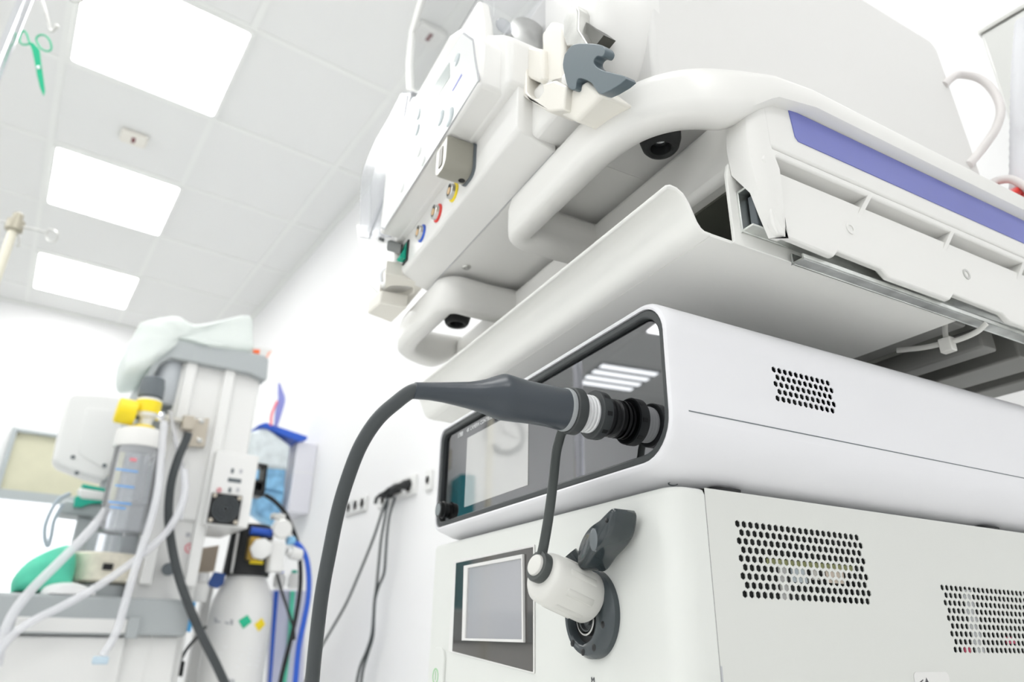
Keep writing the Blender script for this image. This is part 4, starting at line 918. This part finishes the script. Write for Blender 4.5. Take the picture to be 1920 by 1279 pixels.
def onc(px, py, r=cr_ + .0012):
    d = ray(px, py, 'w'); a = d.x ** 2 + d.y ** 2; b_ = -(d.x * cx_ + d.y * CY); c_ = cx_ ** 2 + CY ** 2 - r * r
    disc = b_ * b_ - a * c_; return d * ((-b_ - math.sqrt(max(disc, 0))) / a)
def sticker(name, pts, mm):
    P_ = [onc(*p) for p in pts]; cen = sum(P_, V()) / len(P_)
    nrm = V((cen.x - cx_, cen.y - CY, 0)).normalized(); return P(name, B().prism([p + nrm * .001 for p in P_], -nrm * .0015), mm, gy)
sticker('green_diamond', ((447, 1164), (464, 1153), (472, 1166), (456, 1179)), mat('label_green', (.02, .50, .28), .5))
sticker('yellow_diamond', ((477, 1171), (491, 1159), (497, 1171), (485, 1184)), m_yel)
for a in ((402, 1158, 437, 1168), (405, 1163, 430, 1167), (420, 1212, 460, 1214), (412, 1224, 456, 1226), (410, 1232, 452, 1234), (466, 1215, 490, 1217), (465, 1224, 489, 1226), (464, 1234, 488, 1236), (410, 1245, 448, 1247), (463, 1244, 485, 1246)):
    sticker('print_line', ((a[0], a[1]), (a[2], a[1] + 4), (a[2], a[3] + 4), (a[0], a[3])), m_inkg if a[1] < 1200 else m_inkl)
sticker('barcode', ((420, 1272), (440, 1274), (440, 1290), (420, 1288)), m_inkg)
gr_ = thing('gas_regulator', 'white gas regulator with round gauge and blue pipe on the cylinder', 'regulator', m(515, 1075, CY - .08), 'w')
RY2 = CY - .10
P('gauge', B().lathe(m(529, 992, RY2), V((-.25, -1, -.1)), [(0, .026), (.002, .030), (.02, .030), (.022, .027)], 28), m_steel, gr_)
P('gauge_face', B().lathe(m(529, 992, RY2) + V((-.0055, -.0222, -.0022)), V((-.25, -1, -.1)), [(0, .026), (.001, .026)], 28), m_mach, gr_)
P('gauge_cap', B().box(m(512, 965, RY2).x, m(537, 965, RY2).x, RY2, RY2 + .03, m(520, 973, RY2).z, m(520, 962, RY2).z), m_steel, gr_, bevel=.004)
P('blue_pipe', B().tube([m(470, 995, RY2 + .02), m(510, 1000, RY2 + .02)], .012, 16), m_blu, gr_)
P('brass_valve', B().box(m(470, 1005, RY2).x, m(490, 1005, RY2).x, RY2 - .005, RY2 + .03, m(470, 1050, RY2).z, m(470, 1006, RY2).z), mat('brass', (.5, .33, .08), .3, metal=.8), gr_, bevel=.004)
P('star_knob', B().lathe(m(489, 1030, RY2 - .02), V((-.2, -1, 0)), [(0, .028), (.004, .033), (.016, .033), (.02, .024)], 7), m_mach, gr_, bevel=.004)
P('valve_body', B().prism(fp(RY2 - .02, (507, 1013), (536, 1016), (532, 1074), (504, 1072)), (0, .04, 0)), m_mach, gr_, bevel=.006)
P('side_knob', B().lathe(m(538, 1034, RY2), V((1, .1, -.15)), [(0, .012), (.01, .012), (.012, .020), (.045, .020), (.05, .014)], 20), m_mach, gr_)
P('blue_elbow', B().lathe(m(538, 1014, RY2), V((1, 0, .1)), [(0, .013), (.02, .014), (.026, .009)], 16), m_sky, gr_)
P('yellow_tag', B().box(m(471, 1052, RY2).x, m(496, 1052, RY2).x, RY2 + .01, RY2 + .016, m(480, 1057, RY2).z, m(480, 1050, RY2).z), m_yel, gr_)
hose('blue_hose', [(548, 1016), (562, 1024), (574, 1046), (579, 1080), (578, 1120), (570, 1165), (560, 1215), (552, 1300)], .0085, m_blu, 'bright blue gas hose hanging from the regulator', y=RY2)
hose('black_hose', [(497, 928), (515, 940), (535, 962), (548, 990), (558, 1020), (563, 1060), (563, 1100), (556, 1150), (545, 1200), (530, 1260), (522, 1300)], .0068, m_rubber, 'black hose arching over the round gauge and down behind blue hose', y=RY2 + .05)
hose('thin_black_lead', [(519, 1076), (527, 1105), (540, 1145), (550, 1178), (552, 1200)], .004, m_rubber, 'thin black lead crossing in front of the lilac panel', 'cable', y=RY2 - .02)
# things behind the cylinder on the right: panels and white bottles
PY = CY + .06
def slab(name, label, cat, pts, mm, y=PY, d=.05):
    P_ = fp(y, *pts); lowest = min(p.z for p in P_)
    return solo(name, B().prism(P_, (0, d, 0)), mm, label, cat, (sum(p.x for p in P_) / len(P_), y, lowest), 'w', bevel=.003)
slab('storage_panel', 'lilac white storage panel behind the gas cylinder', 'panel', ((516, 1105), (575, 1108), (562, 1500), (495, 1500)), m_lilac)
slab('blue_strip', 'dark blue strip along the left edge of the lilac panel', 'strip', ((515, 1108), (523, 1108), (514, 1220), (508, 1300), (503, 1300)), m_blu, PY - .02, .012)
slab('green_strap', 'mint green strap hanging over the lilac panel', 'strap', ((545, 1108), (554, 1108), (548, 1190), (533, 1320), (526, 1320), (541, 1190)), m_mint, PY - .015, .008)
for px, lb in ((524, 'white oval bottle nearest the gas cylinder'), (550, 'white oval bottle beside the hanging blue hose')):
    q = m(px, 1088, PY - .04)
    bt = thing('white_bottle', lb, 'bottle', (q.x, q.y, q.z - .02), 'w')
    P('bottle_body', B().lathe((q.x, q.y, q.z - .025), (0, 0, 1), [(0, .012), (.006, .018), (.035, .019), (.046, .012)], 20), m_mach, bt)
    P('bottle_cap', B().lathe((q.x, q.y, q.z + .021), (0, 0, 1), [(0, .010), (.010, .009)], 16), m_blu if px < 540 else m_teal, bt)
# left of the cylinder: carton, bottle, blue stick, power adapter
slab('cardboard_box', 'plain brown cardboard box behind the white machine column', 'box', ((362, 1030), (412, 1022), (402, 1072), (360, 1074)), m_brown, CY + .25, .08)
q = m(372, 1085, CY - .02)
bt = thing('squat_bottle', 'squat white bottle with flat cap between column and gas cylinder', 'bottle', m(371, 1125, CY - .02), 'w')
P('bottle_body', B().lathe(m(370, 1128, CY - .02), (0, 0, 1), [(0, .026), (.03, .028), (.046, .028), (.058, .016)], 22), m_mach, bt)
P('bottle_cap', B().lathe(m(380, 1090, CY - .02), (0, 0, 1), [(0, .016), (.022, .016), (.024, .013)], 20), m_wall, bt)
slab('navy_label', 'navy and brown folded label beside the black valve guard', 'label', ((388, 1098), (402, 1072), (424, 1076), (420, 1096), (408, 1104)), m_navy, CY - .04, .01)
slab('blue_stick', 'slim sky blue stick packet below the squat bottle', 'packet', ((362, 1128), (368, 1129), (358, 1186), (347, 1184), (355, 1150)), mat('azure', (.08, .42, .82), .4), CY - .06, .01)
ad_ = thing('power_adapter', 'black power adapter hanging left of the gas cylinder', 'adapter', m(335, 1270, CY - .12), 'w')
P('adapter_body', B().prism(fp(CY - .12, (332, 1236), (348, 1240), (343, 1270), (326, 1266)), (0, .03, 0)), m_black, ad_, bevel=.003)
P('adapter_lead', B().tube(smooth([m(338, 1238, CY - .11), m(352, 1215, CY - .11), m(372, 1192, CY - .11), m(386, 1175, CY - .10)], 6), .0045, 10), m_black, ad_)
slab('white_carton', 'tall white carton standing against the gas cylinder on its left', 'carton', ((386, 1105), (406, 1082), (396, 1130), (372, 1260), (352, 1400), (334, 1400), (350, 1290), (370, 1180)), m_mach2, CY + .12, .05)

# ------------------------------------------------------------------ right wall: mask holder, sockets, cords
WY = 3.05
gh = thing('mask_holder', 'white wall holder full of blue mask packets', 'holder', (X1, WY, w(570, 960, Y=WY).z), 'w')
hx_ = [w(545, 815, Y=WY), w(605, 835, Y=WY), w(597, 955, Y=WY), w(540, 960, Y=WY)]
hxl = hx_[3].x
P('holder_box', B().box(hxl, X1 - .001, WY, WY + .22, hx_[3].z, hx_[1].z), m_lilac if False else mat('holder_white', (.80, .80, .86), .45), gh, bevel=.004)
P('holder_seam', B().box(hxl - .001, X1 - .001, WY - .0012, WY, w(560, 886, Y=WY).z, w(560, 886, Y=WY).z + .004), m_inkl, gh)
P('holder_lip', B().prism([(hxl - .19, WY - .02, hx_[0].z + .012), (hxl - .16, WY - .02, hx_[0].z + .03), (X1 - .06, WY - .02, hx_[0].z - .0), (X1 - .06, WY - .02, hx_[0].z - .015), (hxl, WY - .02, hx_[0].z - .03)], (0, .20, 0)), m_blu, gh, bevel=.003)
for k, (pts, lb) in enumerate(((((470, 810), (500, 800), (545, 835), (540, 880), (478, 875)), 'uppermost blue and white mask packet in the wall holder'), (((470, 872), (538, 876), (534, 925), (478, 915)), 'middle blue pleated mask packet in the wall holder'), (((478, 912), (535, 922), (530, 955), (512, 985), (480, 960)), 'lowest sky blue mask packet in the wall holder'))):
    P_ = fp(WY - .01 + .015 * k, *pts); mmk = m_sky if k else mat('mask_white', (.72, .78, .80), .5, var=.12, vscale=25); ce = sum(P_, V()) / len(P_)
    solo('mask_packet', B().loops([[ce + (p - ce) * q_ + V((0, d, 0)) for p in P_] for d, q_ in ((0, .85), (.012, 1), (.10, 1), (.112, .85))]), mmk, lb, 'mask packet', (ce.x, WY, min(p.z for p in P_)), 'w', 'mask packets in the wall holder')
rb = [w(px, py, Y=WY - .03) for px, py in ((517, 800), (522, 775), (528, 750), (526, 735), (523, 718))]
solo('violet_ribbon', B().tube(smooth(rb, 6), [(.014 * math.sin(PI * min(1, .12 + i / 24 * .85)) + .003, .001) for i in range(25)], 10, flat=(1, 0, 0)), m_viol, 'violet ribbon sticking up above the blue mask holder', 'ribbon', rb[0], 'w')
rb = [w(px, py, Y=WY - .035) for px, py in ((508, 798), (509, 780), (514, 765), (520, 752))]
solo('pink_ribbon', B().tube(smooth(rb, 6), (.006, .001), 10, flat=(1, 0, 0)), m_pink, 'thin pink ribbon beside the violet one above mask holder', 'ribbon', rb[0], 'w')
def plate(px0, py0, px1, py1, label, gang, holes=True):
    a, e = w(px0, py0, X=X1), w(px1, py1, X=X1); y0, y1 = min(a.y, e.y), max(a.y, e.y); z0, z1 = min(a.z, e.z), max(a.z, e.z)
    t = thing('wall_socket', label, 'wall socket', (X1, (y0 + y1) / 2, (z0 + z1) / 2), 'w', 'socket plates on the right wall')
    P('plate', B().box(X1 - .010, X1 - .0005, y0, y1, z0, z1), m_mach, t, bevel=.003)
    for k in range(gang):
        yc = y0 + (y1 - y0) * (k + .5) / gang; s_ = min((y1 - y0) / gang, z1 - z0) * .40
        sk_ = P('socket_module', B().lathe((X1 - .010, yc, (z0 + z1) / 2), (-1, 0, 0), [(0, s_), (.002, s_), (.002, s_ * .86), (-.004, s_ * .82)], 24), m_mach2, t)
        if holes:
            for d in (-.009, .009): P('pin_hole', B().lathe((X1 - .0075, yc + d, (z0 + z1) / 2), (-1, 0, 0), [(0, .003), (.0016, .003)], 10), m_ink, sk_)
plate(650, 968, 692, 928, 'triple wall socket plate nearest the thick dark cable', 3, False)
plate(711, 955, 734, 922, 'pale double socket plate beside the black plugs', 1, False)
plate(736, 940, 785, 888, 'socket plate holding the black plugs', 2)
plate(800, 922, 814, 880, 'small socket plate just left of the dark glass front', 1)
pk_ = []
for px, py, lb in ((735, 925, 'left black plug in the wall socket'), (750, 915, 'middle black plug in the wall socket'), (768, 908, 'right black angled plug in the wall socket')):
    q = w(px, py, X=X1 - .012)
    t = thing('mains_plug', lb, 'plug', q, 'w', 'black plugs in the wall sockets')
    P('plug_body', B().lathe(q, (-1, 0, -.3), [(0, .016), (.02, .017), (.032, .012), (.05, .007)], 18), m_black, t)
    P('plug_arm', B().tube([q + V((-.045, 0, -.014)), q + V((-.05, .012, -.02)), q + V((-.045, .03, -.035))], .006, 10), m_black, t)
def cord(pts, label): hose('power_cord', pts, .0042, m_cable, label, 'power cord')
def wx_(px, py, d=.05): q = w(px, py, X=X1 - d); return q
def cordw(pts, label):
    P_ = [wx_(*p) for p in pts]
    solo('black_cable', B().tube(smooth(P_, 7), .0045, 10), m_cable, label, 'power cord', P_[-1], 'w', 'power cords on the right wall')
cordw([(727, 935), (716, 962), (700, 1010), (676, 1070), (650, 1130), (622, 1180), (600, 1218), (580, 1260), (560, 1310)], 'power cord slanting left behind the thick dark cable')
cordw([(727, 938), (722, 970), (715, 1010), (710, 1060), (706, 1100), (702, 1130), (700, 1160), (697, 1190), (688, 1220), (674, 1255), (664, 1310)], 'left of the two power cords hanging straight down the wall')
cordw([(741, 932), (731, 965), (726, 1000), (723, 1040), (720, 1075), (710, 1100), (703, 1125), (701, 1160), (699, 1195), (690, 1225), (680, 1260), (674, 1310)], 'right of the two power cords, joining the other halfway down')

# ------------------------------------------------------------------ drip stands, scissors, reflected things
def stand(pxa, pya, D, r, label, zoff):
    a = w(pxa, pya, D=D)
    t = thing('drip_stand', label, 'drip stand', (a.x, a.y, zf), 'w', 'drip stands')
    return t, a
t, a = stand(22, 60, 1.40, .0125, 'polished drip stand pole at the top left corner holding green scissors', 0)
ztop = w(60, -30, D=1.40).z + .10
P('pole', B().lathe((a.x, a.y, zf + .04), (0, 0, 1), [(0, .0125), (ztop - zf - .04, .0125)], 24), m_chrome, t)
P('base', B().lathe((a.x, a.y, zf), (0, 0, 1), [(0, .22), (.02, .22), (.04, .06), (.045, .013)], 28), m_mgrey, t)
hkp = [w(66, -30, D=1.40), w(80, 4, D=1.40), w(90, 40, D=1.40), w(93, 56, D=1.40), w(99, 58, D=1.40), w(106, 50, D=1.40)]
hkp = [V((a.x, a.y, ztop - .03))] + hkp
P('hook', B().tube(smooth(hkp, 6), .0032, 10), m_steel, t); P('hook', B().tube(smooth([V((a.x, a.y, ztop - .02)), w(130, -3, D=1.42), w(150, 3, D=1.42), w(158, -4, D=1.42)], 5), .0032, 10), m_steel, t)
P('hook_tip', B().ball(w(106, 50, D=1.40), .005), m_steel, t)
sc = thing('scissors', 'small green scissors hanging from the drip stand hook', 'scissors', w(80, 178, D=1.40), 'w')
D = 1.40
def s_(px, py): return w(px, py, D=D)
P('finger_ring', B().tube(smooth([s_(72, 84), s_(68, 73), s_(74, 66), s_(85, 67), s_(94, 78), s_(96, 92), s_(88, 96), s_(77, 91), s_(72, 84)], 5), .0018, 10), m_sciss, sc)
P('finger_ring', B().tube(smooth([s_(56, 82), s_(46, 84), s_(38, 80), s_(38, 66), s_(44, 58), s_(50, 64), s_(54, 76), s_(57, 82)], 5), .0018, 10), m_sciss, sc)
P('blade', B().prism([s_(54, 80), s_(62, 80), s_(73, 92), s_(76, 118), s_(80, 145), s_(83, 170), s_(81, 179), s_(75, 165), s_(69, 140), s_(65, 118), s_(60, 94)], V(cf) * .003), m_sciss, sc, bevel=.0005)
P('pivot', B().lathe(s_(73, 127), -cf, [(-.002, .004), (.002, .004), (.003, .002)], 14), m_chrome, sc)
t, a = stand(20, 450, 1.75, .0125, 'cream drip stand with ring hooks at the left picture edge', 0)
hub = w(28, 423, D=1.75)
P('pole', B().lathe((hub.x, hub.y, zf + .04), (0, 0, 1), [(0, .0090), (hub.z - zf - .05, .0105)], 20), mat('cream_pole', (.72, .69, .58), .3, metal=.4), t)
P('base', B().lathe((hub.x, hub.y, zf), (0, 0, 1), [(0, .15), (.02, .15), (.04, .06), (.045, .012)], 28), m_mgrey, t)
P('hub', B().lathe(hub - V((0, 0, .018)), (0, 0, 1), [(0, .014), (.004, .02), (.03, .02), (.034, .012), (.05, .012), (.055, .006)], 18), mat('hub_tan', (.45, .42, .34), .35, metal=.4), t)
def h2(px, py): return w(px, py, D=1.75)
P('hook', B().tube([hub, h2(60, 429), h2(88, 436)], .0032, 10), m_steel, t); P('hook', B().tube([hub, h2(5, 416), h2(-12, 412)], .0032, 10), m_steel, t)
P('hook_ring', B().tube(smooth([h2(86, 436), h2(92, 430), h2(103, 433), h2(108, 443), h2(102, 453), h2(91, 452), h2(86, 444), h2(86, 436)], 4), .0032, 8), m_steel, t)
P('hook', B().tube(smooth([hub, h2(36, 445), h2(36, 458), h2(32, 462)], 4), .003, 8), m_steel, t)
ck = thing('wall_clock', 'round black rimmed wall clock mirrored in the dark glass front', 'clock', (-1.45, Y1, 1.60), 'w')
P('clock_rim', B().lathe((-1.45, Y1 - .001, 1.62), (0, -1, 0), [(0, .178), (.03, .178), (.036, .165), (.032, .140), (.02, .138)], 40, cap=False), m_dgrey, ck)
P('clock_face', B().lathe((-1.45, Y1 - .030, 1.62), (0, -1, 0), [(0, .139), (.003, .139)], 40), m_wall, ck)
P('clock_hand', B().prism([(-1.455, Y1 - .036, 1.62), (-1.445, Y1 - .036, 1.62), (-1.40, Y1 - .036, 1.70), (-1.405, Y1 - .036, 1.705)], (0, .002, 0)), m_ink, ck)
P('clock_hand', B().prism([(-1.45, Y1 - .037, 1.614), (-1.45, Y1 - .037, 1.626), (-1.55, Y1 - .037, 1.60), (-1.55, Y1 - .037, 1.594)], (0, .002, 0)), m_ink, ck)
tb = thing('teal_cabinet', 'teal cabinet by the far wall mirrored in the dark glass', 'cabinet', (-1.05, Y1 - .2, zf), 'w')
P('cabinet_body', B().box(-1.11, -.985, Y1 - .3, Y1 - .02, zf, 1.18), mat('teal_paint', (.02, .22, .26), .4), tb, bevel=.01)
P('cabinet_door', B().box(-1.10, -.995, Y1 - .31, Y1 - .3, zf + .1, 1.15), bpy.data.materials['teal_paint'], tb, bevel=.004)
for x, r, lb in ((-.915, .03, 'pale standing pipe beside the teal cabinet'),):
    pp = thing('wall_pipe', lb, 'pipe', (x, Y1 - .06, zf), 'w')
    P('pipe', B().lathe((x, Y1 - .06, zf), (0, 0, 1), [(0, r), (Z1 - zf, r)], 18), m_beige if x > -1 else m_beam, pp)
    P('pipe_joint', B().lathe((x, Y1 - .06, 1.25 if x > -1 else 1.95), (0, 0, 1), [(0, r * 1.3), (.02, r * 1.7), (.16, r * 1.7), (.18, r * 1.3)], 18), m_beige, pp)
